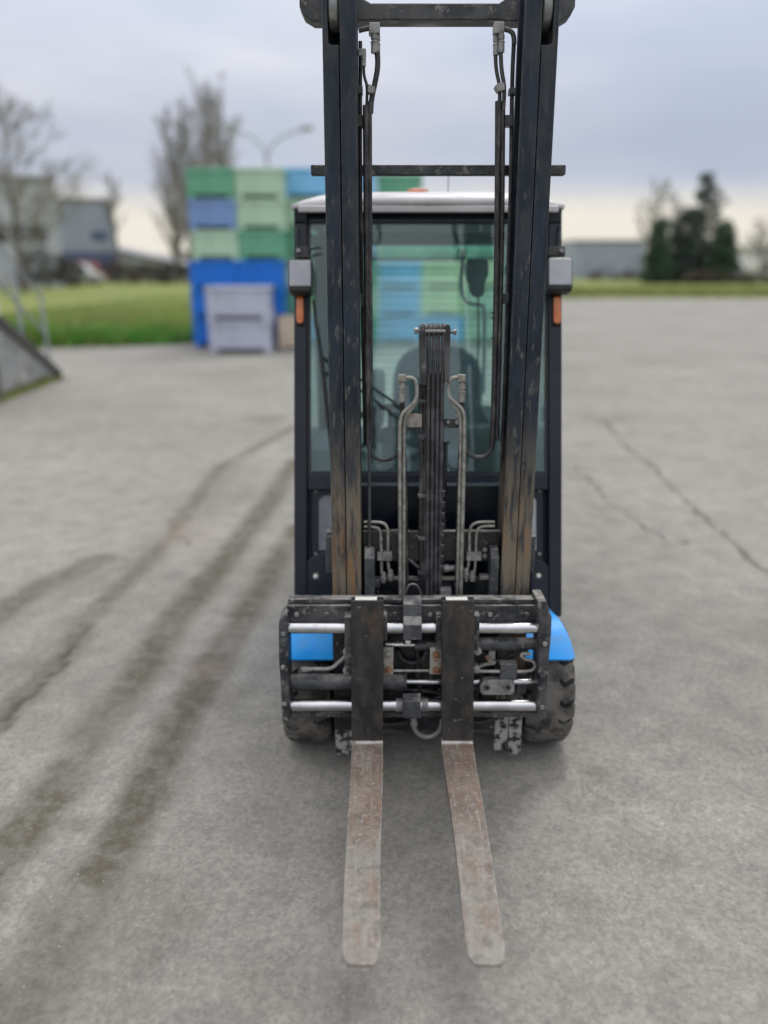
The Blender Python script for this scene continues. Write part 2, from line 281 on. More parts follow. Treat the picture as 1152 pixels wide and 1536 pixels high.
def asphalt():
    xs = list(np.arange(-2.6, 4.2, .03)); dx = .03
    while xs[-1] < 70: dx *= 1.06; xs.append(xs[-1] + dx)
    dx = .03
    while xs[0] > -70: dx *= 1.06; xs.insert(0, xs[0] - dx)
    ys = [-6, -3, -1, 0.2]
    while ys[-1] < 45: ys.append(ys[-1] + max(.02, ys[-1] * .012))
    xs = np.array(xs); ys = np.array(ys); nx, ny = len(xs), len(ys)
    X, Y = np.meshgrid(xs, ys); Z = np.zeros_like(X)
    flat = np.column_stack([X.ravel(), Y.ravel()])
    nzv = np.array([noise.noise((x * 2.2, y * 2.2, 0.)) for x, y in flat]); nz2 = np.array([noise.noise((x * 9, y * 9, 3.)) for x, y in flat])
    def dist(path, wob=0.):
        P = [gpt(*p) for p in path]; d = np.full(len(flat), 1e9); tt = np.zeros(len(flat)); n = len(P) - 1
        fx = flat[:, 0] + wob * nz2; fy = flat[:, 1] + wob * nzv
        for i, (a, c) in enumerate(zip(P, P[1:])):
            ax, ay, bx, by = a.x, a.y, c.x - a.x, c.y - a.y; t = np.clip(((fx - ax) * bx + (fy - ay) * by) / (bx * bx + by * by), 0, 1)
            dd = np.hypot(fx - ax - t * bx, fy - ay - t * by); tt = np.where(dd < d, (i + t) / n, tt); d = np.minimum(d, dd)
        return d, tt
    st = np.zeros(len(flat)); cr = np.zeros(len(flat)); ti = np.zeros(len(flat))
    # wet-looking tyre tracks left by trucks: pairs that sweep from behind the truck towards the lower left
    for path, w, amt in [([(-60, 1370), (25, 1260), (75, 1200), (141, 1100), (217, 1000), (262, 930), (330, 850), (400, 760), (445, 690)], .072, 1.0), ([(150, 1310), (200, 1225), (258, 1100), (319, 1000), (350, 950), (400, 870), (450, 790)], .066, 1.0), ([(-60, 1640), (60, 1440), (150, 1310)], .085, .7), ([(60, 1640), (160, 1440), (230, 1330)], .06, .25),
                         ([(-60, 1130), (20, 1060), (95, 985), (140, 920), (215, 850), (262, 795), (330, 700), (440, 640)], .055, .8), ([(-60, 960), (60, 880), (150, 840)], .085, .85), ([(200, 850), (290, 770), (350, 690)], .12, .32),
                         ([(-30, 1215), (60, 1230), (120, 1235)], .03, .5)]:
        d, t = dist(path, .03); st = np.maximum(st, amt * np.clip(1.55 - d / (w * 1.15), 0, 1) ** 1. * np.clip(.95 + .45 * nzv + .35 * nz2, .35, 1))
    for (px, py), r, amt in [((900, 625), .45, .42), ((400, 628), .35, .75), ((1000, 545), .9, .3), ((100, 900), .5, .3), ((40, 1500), .25, .55), ((250, 1370), .12, .4), ((930, 690), .25, .25), ((1055, 660), .12, .45), ((870, 520), .9, .28), ((420, 1500), .12, .3), ((1000, 1330), .2, .22)]:
        c = gpt(px, py); d = np.hypot(flat[:, 0] - c.x, (flat[:, 1] - c.y)); st = np.maximum(st, amt * np.clip(1.2 - d / r, 0, 1) * np.clip(.6 + 1.1 * nzv + .4 * nz2, 0, 1))
    # oil drips under and in front of the truck
    for i in range(26):
        cx, cy, r = rng.uniform(-.35, .75), rng.uniform(1.2, 2.6), rng.uniform(.02, .07); d = np.hypot(flat[:, 0] - cx, flat[:, 1] - cy); st = np.maximum(st, rng.uniform(.15, .4) * np.clip(1.3 - d / r, 0, 1))
    st = np.maximum(st, np.clip((nzv + .5 * nz2 - .42) * 1.1, 0, .25))
    for path, w in [([(905, 630), (940, 672), (985, 705), (1010, 735), (1060, 780), (1100, 812), (1122, 838), (1160, 862), (1230, 905)], .018), ([(860, 700), (890, 725), (915, 755), (960, 785), (1000, 810), (1030, 812)], .012), ([(0, 1100), (40, 1050), (90, 1000), (130, 940)], .009), ([(255, 780), (262, 800), (285, 820)], .02)]:
        d, t = dist(path, .04); cr = np.maximum(cr, np.clip(1.4 - d / w, 0, 1) * np.clip(.75 + .8 * nzv, .3, .95))
    for (px, py), r in [((960, 700), .14), ((905, 655), .2), ((310, 1010), .1), ((285, 800), .3)]:
        c = gpt(px, py); ti = np.maximum(ti, .5 * np.clip(1.2 - np.hypot(flat[:, 0] - c.x, flat[:, 1] - c.y) / r, 0, 1) * np.clip(.5 + nz2 * 2, 0, 1))
    Zf = .012 * np.array([noise.noise((x * .35, y * .35, 9.)) for x, y in flat]) * np.clip(np.abs(flat[:, 1] - 2.4) / 3, 0, 1) - .006 * cr
    idx = np.arange(nx * ny).reshape(ny, nx); q = np.stack([idx[:-1, :-1], idx[:-1, 1:], idx[1:, 1:], idx[1:, :-1]], -1).reshape(-1, 4)
    me = bpy.data.meshes.new('asphalt_yard'); me.from_pydata(np.column_stack([flat, Zf]).tolist(), [], q.tolist())
    for n, a in (('stain', st), ('crack', cr), ('tint', ti)): me.attributes.new(n, 'FLOAT', 'POINT').data.foreach_set('value', a.astype(np.float32))
    me.polygons.foreach_set('use_smooth', [True] * len(me.polygons)); me.materials.append(asphalt_material())
    o = bpy.data.objects.new('asphalt_yard', me); COL.objects.link(o); tag(o, 'worn grey asphalt yard with dark tyre tracks and cracks', kind='structure')
asphalt()
field_m = mat('field_grass', (.12, .17, .03), (.22, .235, .06), s=.35, rough=.95, layers=[dict(c=(.27, .235, .11), s=.9, st=(1, .35, 1), t=(.5, .7), r=.95), dict(c=(.075, .14, .02), s=2.3, t=(.5, .7), r=.95)], bump=.8, bs=12)
g = G(); rad = 1600; n = 64
g.add([(0, 60, -.06)] + [(rad * math.cos(2 * math.pi * k / n), 60 + rad * math.sin(2 * math.pi * k / n), -.06) for k in range(n)], [(0, k + 1, (k + 1) % n + 1) for k in range(n)])
tag(g.build('ground', field_m, smooth_a=0), 'flat green and brown land reaching the horizon', kind='structure')
# grass field left of the yard, its edge slightly ragged
g = G(); edge = [(-70, 15.6), (-30, 16.3), (-14, 16.9), (-9, 17.0), (-6.5, 17.3), (-4.6, 17.9), (-3.6, 19.8), (3.4, 20.2), (6, 30), (9, 44.0), (14, 44.6), (70, 44.8)]
ed = []
for (a, b), (c, d) in zip(edge, edge[1:]):
    k = max(2, int(abs(c - a) / .35)); ed += [(a + (c - a) * i / k, b + (d - b) * i / k + .13 * noise.noise((a + (c - a) * i / k, 1., 0.)) + .08 * noise.noise((6 * (a + (c - a) * i / k), 1., 0.))) for i in range(k)]
n = len(ed); g.add([(x, y, .012) for x, y in ed] + [(x, y + .25, .05) for x, y in ed] + [(x, 160, .05) for x, y in ed], [(i + r * n, i + 1 + r * n, i + 1 + (r + 1) * n, i + (r + 1) * n) for r in (0, 1) for i in range(n - 1)])
tag(g.build('grass_field', field_m), 'green grass field beyond the edge of the asphalt yard', kind='structure')
# ---- grass blades on the field
def edge_y(x):
    for (a, b), (c, d) in zip(edge, edge[1:]):
        if a <= x <= c: return b + (d - b) * (x - a) / (c - a)
    return 40
def grass():
    vs = []; fs = []; cols = []
    def blade(x, y, h, c):
        a = random.uniform(0, math.pi); w = .012 + h * .06; dx, dy = math.cos(a) * w, math.sin(a) * w; lx, ly = random.uniform(-.5, .5) * h, random.uniform(-.5, .5) * h; k = len(vs)
        vs.extend([(x - dx, y - dy, .02), (x + dx, y + dy, .02), (x + lx + dx * .5, y + ly + dy * .5, h * .65), (x + lx * 1.5, y + ly * 1.5, h)]); fs.append((k, k + 1, k + 2)); fs.append((k, k + 2, k + 3)); cols.extend([c] * 4)
    for i in range(52000):
        x = random.uniform(-13.5, -3.7) if i % 3 else random.uniform(-30, -3.7); dd = random.expovariate(1 / 9); t = min(1, dd / 26); y = edge_y(x) + .03 + min(dd, 60)
        nn = noise.noise((x * .5, y * .25, 0)); n2 = noise.noise((x * 1.7, y * .9, 4)); near = max(0, 1 - t * 3.2)
        h = max(.05, (.12 + .30 * near * (0.5 + nn + .5 * n2) + .05 * random.random()))
        c = (.085 + .05 * nn, .245 + .08 * n2, .035) if random.random() < .25 + .6 * near else (.24, .25 + .05 * nn, .075)
        s = random.uniform(.85, 1.5); blade(x, y, h, (c[0] * s, c[1] * s, c[2] * s, 1))
    for i in range(9000):
        x = random.uniform(8, 32); y = edge_y(x) + abs(random.gauss(0, 1)) * 10; s = random.uniform(.6, 1.4); blade(x, y, random.uniform(.15, .4), (.19 * s, .215 * s, .06 * s, 1))
    me = bpy.data.meshes.new('grass'); me.from_pydata(vs, [], fs); ca = me.color_attributes.new('col', 'FLOAT_COLOR', 'POINT'); ca.data.foreach_set('color', np.array(cols, np.float32).ravel())
    m = bpy.data.materials.new('grass_blade'); m.use_nodes = True; N = m.node_tree.nodes; a = N.new('ShaderNodeVertexColor'); a.layer_name = 'col'; b = N['Principled BSDF']; m.node_tree.links.new(a.outputs[0], b.inputs['Base Color']); b.inputs['Roughness'].default_value = .7
    me.materials.append(m); o = bpy.data.objects.new('grass', me); COL.objects.link(o); tag(o, 'uneven green grass growing along the edge of the yard', 'grass', kind='stuff')
grass()

# ------------------------------------------------------------------ FORKLIFT
UC, HW = .156, .327
truck = empty('forklift', (UC, 2.55, 0), 'black and blue forklift with raised forks and glazed cab on the asphalt', 'forklift')
def ws(*y, v=0, x=576): return [MF.q(x, a, v)[1] for a in y]
# ---- mast rails
w_bot = ws(1128, v=.02)[0]; w_top = ws(-40)[0]; w_nt = ws(67)[0]
for sgn in (-1, 1):
    def U(a): return UC + sgn * a
    o = G()       # outer channel: notched front flange, web, rear flange
    r = .012; arc = [(U(.312 - r + r * math.cos(a)), w_nt + r - r * math.sin(a)) for a in np.linspace(0, math.pi / 2, 6)]
    o.prism([(U(HW), w_bot), (U(HW), w_top), (U(.312), w_top)] + arc + [(U(.2815), w_nt), (U(.2815), w_bot)], MF, 0, .020)
    o.box(min(U(.327), U(.313)), max(U(.327), U(.313)), .020, .125, w_bot, w_top, MF); o.box(min(U(.327), U(.283)), max(U(.327), U(.283)), .125, .143, w_bot, w_top, MF)
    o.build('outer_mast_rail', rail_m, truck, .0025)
    o = G()
    o.box(min(U(.2785), U(.2315)), max(U(.2785), U(.2315)), -.004, .016, w_bot + .02, w_top, MF); o.box(min(U(.262), U(.248)), max(U(.262), U(.248)), .016, .112, w_bot + .02, w_top, MF)
    o.box(min(U(.2785), U(.2315)), max(U(.2785), U(.2315)), .112, .128, w_bot + .02, w_top, MF)
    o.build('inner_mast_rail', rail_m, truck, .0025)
    o = G(); P = MF.p(U(.3095), .052, ws(8)[0]); d = Vector((-sgn, 0, 0)); o.lathe(P, d, [(0, .046), (.003, .049), (.023, .049), (.026, .046)], 28)
    o.build('mast_roller', greysteel, truck)
    # side bracket that carries the mast on the axle and the grey guide blocks inside
    o = G(); o.box(min(U(.327), U(.352)), max(U(.327), U(.352)), .055, .15, ws(868)[0], ws(812)[0], MF); o.build('mast_bracket', darkpipe, truck, .004)
o = G()   # top tie bar: heavy bar behind the rails with lobed ends
wA, wB = ws(30, 4, v=.15); w2 = ws(-16, v=.15)[0]; w3 = ws(32, v=.15)[0]
def XU(px, py, v): return MF.q(px, py, v)[0]
ul, ur = XU(449, 10, .15), XU(863, 10, .15); il, ir = XU(556, 15, .15), XU(748, 15, .15); al, ar = XU(530, 15, .15), XU(772, 15, .15)
poly = [(ul, w2), (ul, wA + .035), (ul + .012, wA + .012), (ul + .04, w3), (al, w3), (il, wA), (ir, wA), (ar, w3), (ur - .04, w3), (ur - .012, wA + .012), (ur, wA + .035), (ur, w2), (ar + .01, w2), (ir, wB), (il, wB), (al - .01, w2)]
o.prism(poly, MF, .150, .215); o.build('top_tie_bar', blackworn, truck, .005)
o = G(); o.rect(MF, 466, 247, 849, 262, .150, .185); o.build('middle_tie_bar', blackworn, truck, .003)
o = G(); o.rect(MF, 544, 797, 752, 842, .060, .085); o.build('cross_member', greasy, truck, .003)
o = G(); o.rect(MF, 552, 869, 745, 905, .045, .080); o.build('cross_member', greasy, truck, .003)
o = G(); o.rect(MF, 543, 1066, 746, 1099, .004, .03); o.build('mast_foot_plate', blackworn, truck, .003)
for x0, x1 in ((547, 562), (734, 749)):
    a0, b0 = MF.q(x0, 900, .0); a1, b1 = MF.q(x1, 838, .0); wt = ws(822, v=.03)[0]
    o = G(); pr = [(0, b0 - .06), (0, b1), (.03, wt), (.07, wt), (.07, b0 - .06)]
    n = len(pr); o.add([MF.p(a0, v, w) for v, w in pr] + [MF.p(a1, v, w) for v, w in pr], [tuple(range(n)), tuple(range(2 * n - 1, n - 1, -1))] + [(i, (i + 1) % n, (i + 1) % n + n, i + n) for i in range(n)])
    o.build('guide_block', darkpipe, truck, .002)
# ---- inner hose runs along the rails
def run(name, m, fr, pts, r, v, parent=truck, n=10, it=2):
    o = G(); o.pipe(fr, pts, r, v, n, it); return o.build(name, m, parent)
run('lift_pipe', hose_m, MF, [(540.5, 62), (540.5, 300), (546, 600), (548, 668)], .0055, .07)
run('lift_pipe', hose_m, MF, [(771, 60), (768, 120), (766, 300), (757, 600), (752, 690)], .0062, .07)
run('hose', hose_m, MF, [(548.5, 158), (549.5, 350), (551, 600), (552, 668)], .0088, .045); run('hose', hose_m, MF, [(554.5, 152), (555, 350), (556.5, 600), (557, 662)], .0068, .05)
run('hose', hose_m, MF, [(747, 152), (746, 350), (741, 600), (738, 668)], .0088, .045); run('hose', hose_m, MF, [(754, 152), (753, 350), (747, 600), (745, 660)], .0078, .05)
run('hose', hose_m, MF, [(566, 78), (567, 100), (563, 122), (557, 150), (556, 170)], .0078, .05); run('hose', hose_m, MF, [(545.5, 98), (546, 115), (551, 128), (550, 160)], .0042, .05)
run('hose', hose_m, MF, [(743, 78), (744, 105), (750, 130), (749, 165)], .0055, .055); run('hose', hose_m, MF, [(751, 76), (752, 105), (757, 130), (755, 165)], .006, .045)
run('hose', darkpipe, MF, [(554, 662), (554, 740), (554, 826)], .0058, .04)
run('hose', hose_m, MF, [(552, 655), (554, 678), (566, 690), (586, 690), (600, 678), (602, 660)], .0062, .05)
run('hose', hose_g, MF, [(741, 650), (739, 672), (728, 686), (710, 686), (699, 676), (695, 655)], .0075, .05); 
for x0, x1, ya, yb, vv in ((553, 570, 33, 50, .05), (741, 757, 32, 50, .05)):
    o = G(); o.rect(MF, x0, ya, x1, yb, vv - .012, vv + .02); o.build('hose_fitting', greysteel, truck, .003)
def fitting(x, y0, y1, r, v, m=greysteel):
    a, b = MF.P(x, y0, v), MF.P(x, y1, v); L = (b - a).length; o = G(); o.lathe(a, b - a, [(0, r * .8), (L * .12, r * .8), (L * .13, r * 1.05), (L * .35, r * 1.05), (L * .36, r * .8), (L * .45, r * .8), (L * .46, r * 1.15), (L * .5, r * 1.15), (L * .52, r), (L, r)], 14); return o.build('hose_fitting', m, truck, .0008)
fitting(562, 48, 80, .0105, .05); fitting(566, 50, 84, .008, .06); fitting(752, 48, 79, .009, .045); fitting(744, 52, 83, .0085, .055); fitting(545, 84, 100, .0075, .05)
o = G(); o.rect(MF, 537, 72, 549, 84, .045, .065); o.build('hose_fitting', greysteel, truck, .003)
o = G(); o.pxpoly(MF, [(552, 125), (562, 130), (563, 136), (558, 140), (551, 138)], .030, .062); o.build('hose_clamp', greysteel, truck, .002)
o = G(); o.pxpoly(MF, [(742, 129), (747, 124), (757, 124), (758, 135), (747, 137)], .030, .062); o.build('hose_clamp', greysteel, truck, .002)
for pts in ([(538, 46), (545, 44), (555, 42)], [(755, 43), (768, 47), (771, 56), (771, 66)]): run('lift_pipe', darkpipe, MF, pts, .007, .06)
for x0, y0, x1, y1 in ((535, 128, 544, 140), (536, 172, 553, 190), (764, 131, 775, 141), (754, 172, 770, 189), (541, 442, 557, 460), (742, 440, 764, 456)):
    o = G(); o.rect(MF, x0, y0, x1, y1, .055, .085); o.build('pipe_clip', darkpipe, truck, .002)
for y in (470, 478, 508):     # cable ties
    o = G(); u, w = MF.q(741, y, .045); o.lathe(MF.p(u, .045, w), MF.T, [(0, .0095), (.004, .0095)], 10); o.build('cable_tie', plastic, truck)
# ---- free-lift cylinder with hose sheave
o = G(); u, w0 = MF.q(648, 905, .11); w1 = ws(660, v=.11)[0]; o.lathe(MF.p(u, .11, w0), MF.T, [(0, .043), (w1 - w0 - .012, .043), (w1 - w0 - .011, .047), (w1 - w0, .047)], 28); o.build('lift_cylinder', black, truck)
o = G(); o.lathe(MF.p(u, .11, w1), MF.T, [(0, .028), (ws(560, v=.11)[0] - w1, .028)], 20); o.build('cylinder_rod', black, truck)
o = G(); o.pxpoly(MF, [(629, 500), (630, 491), (634, 486), (638, 486), (640, 491), (640, 500), (640, 577), (631, 577)], .012, .075); o.build('sheave_plate', blackworn, truck, .002)
o = G(); o.pxpoly(MF, [(666, 500), (667, 491), (670, 486), (674, 487), (676, 492), (676, 500), (674, 577), (667, 577)], .012, .075); o.build('sheave_plate', blackworn, truck, .002)
o = G(); a = MF.P(638, 496, .04); b = MF.P(668, 496, .04); o.lathe(a, b - a, [(0, .019), (.004, .019), (.005, .0165), ((b - a).length - .005, .0165), ((b - a).length - .004, .019), ((b - a).length, .019)], 20); o.build('hose_sheave', greysteel, truck)
o = G(); a = MF.P(626, 496, .04); b = MF.P(681, 498, .04); o.tube([a, b], .0055, 10); bolt(o, a, a - b, .010, .008); bolt(o, b, b - a, .009, .006); o.build('sheave_pin', greysteel, truck)
for i, x in enumerate((643.5, 650.5, 657.5, 664.5)):
    run('sheave_hose', hose_g, MF, [(x, 515, .085), (x, 500, .078), (x, 489, .062), (x, 487, .040), (x, 491, .022), (x, 505, .017), (x - .5, 530, .020), (x - 1.5 - .2 * i, 660, .030), (x - 2.6 - .8 * i, 905, .040)], .0063, .03)
o = G(); a = MF.P(638, 497, .004); b = MF.P(668, 497, .004); o.tube([a, b], .0048, 10); o.build('hose_keeper', greysteel, truck)
run('hose', hose_m, MF, [(632, 576), (631, 620), (633, 700), (631, 780), (634, 905)], .0085, .05); run('hose', hose_m, MF, [(637, 577), (638, 640), (637, 760), (638, 905)], .006, .045)
for y in (600, 652, 742, 806, 858):
    o = G(); o.rect(MF, 627, y, 642, y + 5, .036, .062); o.build('hose_clamp', darkpipe, truck, .0015)
# lift chain beside the hoses, as separate links
lk = G(); cu, cwz = MF.q(661.5, 898, .030)
lk.box(-.006, .006, -.0045, .0045, -.0105, .0105); lme = None
for i in range(15):
    if lme is None:
        lo = lk.build('chain_link', greasy, truck, .002); lme = lo
    else: lo = lme.copy(); COL.objects.link(lo); lo.parent = truck
    lo.location = MF.p(cu, .030, cwz + .0185 * i); lo.rotation_euler = (-R(2.4), 0, R(90) * (i % 2))
o = G(); o.lathe(MF.P(634, 656, .05) + Vector((0, 0, -.005)), MF.T, [(0, .014), (.010, .014)], 16); o.build('cylinder_collar', darkpipe, truck)
# ---- steel pipe pairs
for nm, main, second, blk, fx in (('left', [(607, 567), (617, 566), (624, 570), (625.5, 582), (625.5, 596), (620, 606), (605, 618), (600, 630), (599.5, 660), (600, 760), (600.5, 905)], [(625, 600), (620, 610), (609, 622), (606.5, 634), (606, 660), (606, 760), (605.5, 905)], (597, 562, 609, 573), 603),
                                  ('right', [(690, 567), (680, 566), (673.5, 570), (672.5, 582), (673, 594), (679, 602), (692, 611), (696.5, 622), (697, 645), (694.5, 760), (691, 905)], [(674, 598), (678, 607), (688, 616), (691, 628), (691, 660), (689, 760), (685.5, 905)], (687, 562, 699, 573), 693)):
    run('steel_pipe', zinc, MF, main, .0062, .020); run('steel_pipe', zinc, MF, second, .0058, .026)
    o = G(); o.rect(MF, *blk, .008, .032); o.build('hose_fitting', zinc, truck, .002); fitting(fx, 573, 603, .0105, .020, zinc)
    run('hose', hose_m, MF, [(fx, 600), (fx, 640), (fx + (4 if nm == 'left' else -4), 700), (fx + (7 if nm == 'left' else -8), 880)], .0075, .045)
o = G(); o.rect(MF, 610, 621, 633, 641, .040, .050); o.build('pipe_bracket', rustplate, truck, .002); o = G(); o.rect(MF, 664, 628, 692, 642, .040, .050); o.build('pipe_bracket', blackworn, truck, .002)
for x, y in ((611, 634), (624, 634), (613, 623), (672, 633), (686, 633), (687, 624)):
    o = G(); P = MF.P(x, y, .040); bolt(o, P, -MF.N, .0085 if x in (611, 686) else .006, .007); o.build('bolt', greysteel, truck, .001)
# lower pipes, clamps and valves between the rails
for pts in ([(546, 783), (562, 783), (576, 784), (582, 792), (582, 810), (582, 836), (583, 852), (586, 872)], [(546, 790), (558, 790), (568, 792), (571.5, 800), (571.5, 836), (573, 872)],
            [(742, 783), (722, 783), (710, 785), (704, 794), (704, 812), (704, 836), (702, 850), (699, 872)], [(742, 789), (728, 789), (718, 791), (714, 800), (714, 836), (710, 872)]): run('steel_pipe', zinc, MF, pts, .0052, .045)
for x0, x1 in ((566, 588), (700, 722)):
    o = G(); o.rect(MF, x0, 829, x1, 841, .034, .060); bolt(o, MF.P((x0 + x1) / 2, 835, .034), -MF.N, .007); o.build('pipe_clip', greysteel, truck, .002)
for x, y in ((586, 868), (575, 872), (699, 866), (709, 870)):
    a = MF.P(x, y - 14, .043); o = G(); o.lathe(a, -MF.T, [(0, .006), (.006, .0095), (.016, .0095), (.018, .012), (.027, .012), (.029, .009), (.036, .009)], 8); o.build('hose_fitting', greysteel, truck)
a, b = MF.P(660, 852, .055), MF.P(682, 852, .055); o = G(); o.lathe(a, b - a, [(0, .010), (.012, .012), (.016, .014), (.028, .014), (.03, .011), ((b - a).length, .011)], 14); o.build('hose_fitting', greysteel, truck)
run('steel_pipe', darkpipe, MF, [(611, 838), (632, 854)], .005, .055)
for x, y in ((727, 824), (727, 833)):
    o = G(); bolt(o, MF.P(x, y, .058), -MF.N, .009, .008); o.build('bolt', greysteel, truck, .001)
o = G(); o.rect(MF, 720, 864, 735, 870, .03, .06); o.build('pipe_clip', greysteel, truck, .002); o = G(); o.rect(MF, 558, 870, 570, 882, .03, .05); o.build('pipe_clip', darkpipe, truck, .002); o = G(); o.rect(MF, 661, 885, 677, 900, .01, .05); o.build('pipe_clip', greysteel, truck, .002)
o = G(); bolt(o, MF.P(671, 893, .01), -MF.N, .008, .008); o.build('bolt', greysteel, truck, .001)
# ---- carriage with fork positioner
o = G(); o.rect(MF, 432, 899, 818, 905, -.075, -.035); o.build('carriage_top_lip', blackworn, truck, .003)
o = G(); o.rect(MF, 430, 908, 815, 937, -.082, -.045); o.build('carriage_bar', blackworn, truck, .005)
o = G(); o.rect(MF, 436, 1069, 806, 1076, -.075, -.04); o.build('carriage_lower_bar', blackworn, truck, .003)
o = G(); o.pxpoly(MF, [(418, 932), (428, 922), (431, 924), (431, 960), (432, 1000), (434, 1050), (436, 1079), (430, 1083), (424, 1077), (421, 1030), (418, 985)], -.135, -.03); o.build('carriage_side_plate', blackworn, truck, .006)
o = G(); o.pxpoly(MF, [(806, 902), (820, 901), (825, 918), (828, 926), (827, 955), (823, 1000), (821, 1040), (819, 1078), (812, 1082), (806, 1076), (807, 1030), (808, 990), (809, 940)], -.135, -.03); o.build('carriage_side_plate', blackworn, truck, .006)
def shaft(name, m, x0, x1, y, r, v, prof=None, n=24):
    a, b = MF.P(x0, y, v), MF.P(x1, y, v); b.z = a.z; b.y = a.y; L = (b - a).length; o = G()
    o.lathe(a, (1, 0, 0), prof(L) if prof else [(0, r), (L, r)], n); return o.build(name, m, truck)
shaft('chrome_shaft', chrome, 424, 812, 941.5, .0188, -.098); shaft('chrome_shaft', chrome, 430, 810, 1057.5, .0198, -.098)
shaft('positioner_cylinder', darkpipe, 716, 806, 965.5, .0225, -.062, lambda L: [(0, .0225), (L * .62, .0225), (L * .63, .020), (L, .020)])
shaft('positioner_rod', chrome, 578, 720, 967, .0075, -.062); shaft('positioner_sleeve', darkpipe, 622, 660, 969, .0145, -.062)
shaft('positioner_cylinder', darkpipe, 430, 610, 1023, .0285, -.062, lambda L: [(0, .027), (L * .985, .027), (L * .987, .030), (L, .030)]); shaft('positioner_rod', chrome, 608, 806, 1022.5, .0095, -.062)
shaft('steel_rod', zinc, 585, 650, 1006, .0048, -.10, n=12)
shaft('shaft_collar', greysteel, 594, 606, 1057.5, .0225, -.098); shaft('shaft_collar', greysteel, 632, 642, 1057.5, .0225, -.098)
o = G(); o.rect(MF, 500, 936, 745, 1096, -.018, -.008); o.build('carriage_back_plate', greasy, truck, .003)
run('steel_pipe', zinc, MF, [(452, 1004), (470, 1003), (492, 1003.5), (500, 1001), (512, 990), (530, 974)], .0062, -.10)
o = G(); a = MF.P(452, 1004, -.10); b = MF.P(467, 1003.5, -.10); o.lathe(a, b - a, [(0, .006), (.004, .009), (.018, .009), (.02, .0075), ((b - a).length, .0075)], 6); o.build('hose_fitting', greysteel, truck)
run('steel_pipe', zinc, MF, [(712, 1007), (750, 1007), (785, 1007), (799, 1006), (804, 998), (799, 991), (788, 989), (781, 984), (784, 980), (796, 981)], .0056, -.10)
for x, y in ((521, 972), (521, 999), (715, 971), (713, 998)):
    o = G(); o.lathe(MF.P(x, y, -.095), -MF.N, [(0, .0095), (.022, .0095), (.023, .013), (.034, .013), (.0345, .007), (.037, .007)], 12); o.build('hose_fitting', greysteel, truck, .0008)
for x0, x1, m_ in ((575, 590, rustplate), (645, 663, rustplate)):
    o = G(); o.rect(MF, x0, 972, x1, 1012, -.118, -.106); br = o.build('fork_bracket', m_, truck, .002)
    for y in (981, 1004):
        o = G(); bolt(o, MF.P((x0 + x1) / 2, y, -.118), -MF.N, .0115, .008); o.build('bolt', greysteel if (x0 == 575 and y == 981) else rust, br, .001)
o = G(); o.rect(MF, 750, 997, 776, 1019, -.108, -.07); o.build('valve_block', darkpipe, truck, .003)
o = G(); o.pxpoly(MF, [(720, 1028), (725, 1021), (766, 1019), (772, 1024), (772, 1040), (767, 1043), (724, 1043), (720, 1039)], -.105, -.075); vb = o.build('valve_plate', greysteel, truck, .004)
for x in (730, 761):
    o = G(); P = MF.P(x, 1031, -.105); o.lathe(P, -MF.N, [(0, .0115), (.002, .0115), (.002, .0085), (.0005, .0085)], 16); o.build('valve_port', greasy, vb)
o = G(); o.pxpoly(MF, [(727, 986), (733, 983), (738, 992), (745, 994), (742, 998), (730, 999), (718, 1003), (716, 1000), (733, 994)], -.07, -.055); o.build('lever', rustplate, truck, .002)
o = G(); o.rect(MF, 733, 976, 743, 990, -.06, -.045); o.build('lever_pivot', greysteel, truck, .002)
o = G(); o.rect(MF, 776, 1010, 790, 1042, -.05, -.04); o.build('pipe_clip', blackworn, truck, .002)
# centre clamps, top one with wire loop
def clamp(pts, m):      # pts: (pixel y, v) outline of the side profile, front first
    u0, u1 = MF.q(605, 925, -.13)[0], MF.q(633, 925, -.13)[0]; pr = [(v, ws(y, v=v)[0]) for y, v in pts]; n = len(pr); o = G()
    o.add([MF.p(u0, v, w) for v, w in pr] + [MF.p(u1, v, w) for v, w in pr], [tuple(range(n)), tuple(range(2 * n - 1, n - 1, -1))] + [(i, (i + 1) % n, (i + 1) % n + n, i + n) for i in range(n)])
    return o.build('shaft_clamp', m, truck, .002)
clamp([(960, -.132), (938, -.134), (924, -.112), (907, -.108), (893, -.075), (893, -.03), (960, -.06)], darkpipe)
clamp([(1077, -.136), (1052, -.136), (1040, -.105), (1040, -.06), (1077, -.06)], darkpipe)
run('wire_loop', darkpipe, MF, [(608, 905), (608, 888), (614, 877), (622, 876), (629, 882), (632, 892), (631, 905)], .0042, -.055, it=3)
o = G(); o.lathe(MF.P(612, 962, -.11), MF.T, [(-.004, .009), (.006, .009)], 14); o.build('grease_cap', sticker, truck)
o = G(); a = MF.P(621, 1076, -.10); o.lathe(a, -MF.T, [(0, .009), (.012, .009), (.013, .012), (.03, .012)], 10); o.build('hose_fitting', greysteel, truck)
run('lifting_eye', greysteel, MF, [(619, 1082), (622, 1096), (632, 1104), (645, 1106), (656, 1100), (662, 1090), (664, 1078)], .0085, -.07, it=3)
for (x0, y0, x1, y1) in ((517, 926, 527, 1010), (574, 926, 581, 962), (654, 925, 664, 975), (711, 924, 719, 976)):
    o = G(); o.rect(MF, x0, y0, x1, y1, -.132, -.07); o.build('fork_hanger', blackworn, truck, .002)
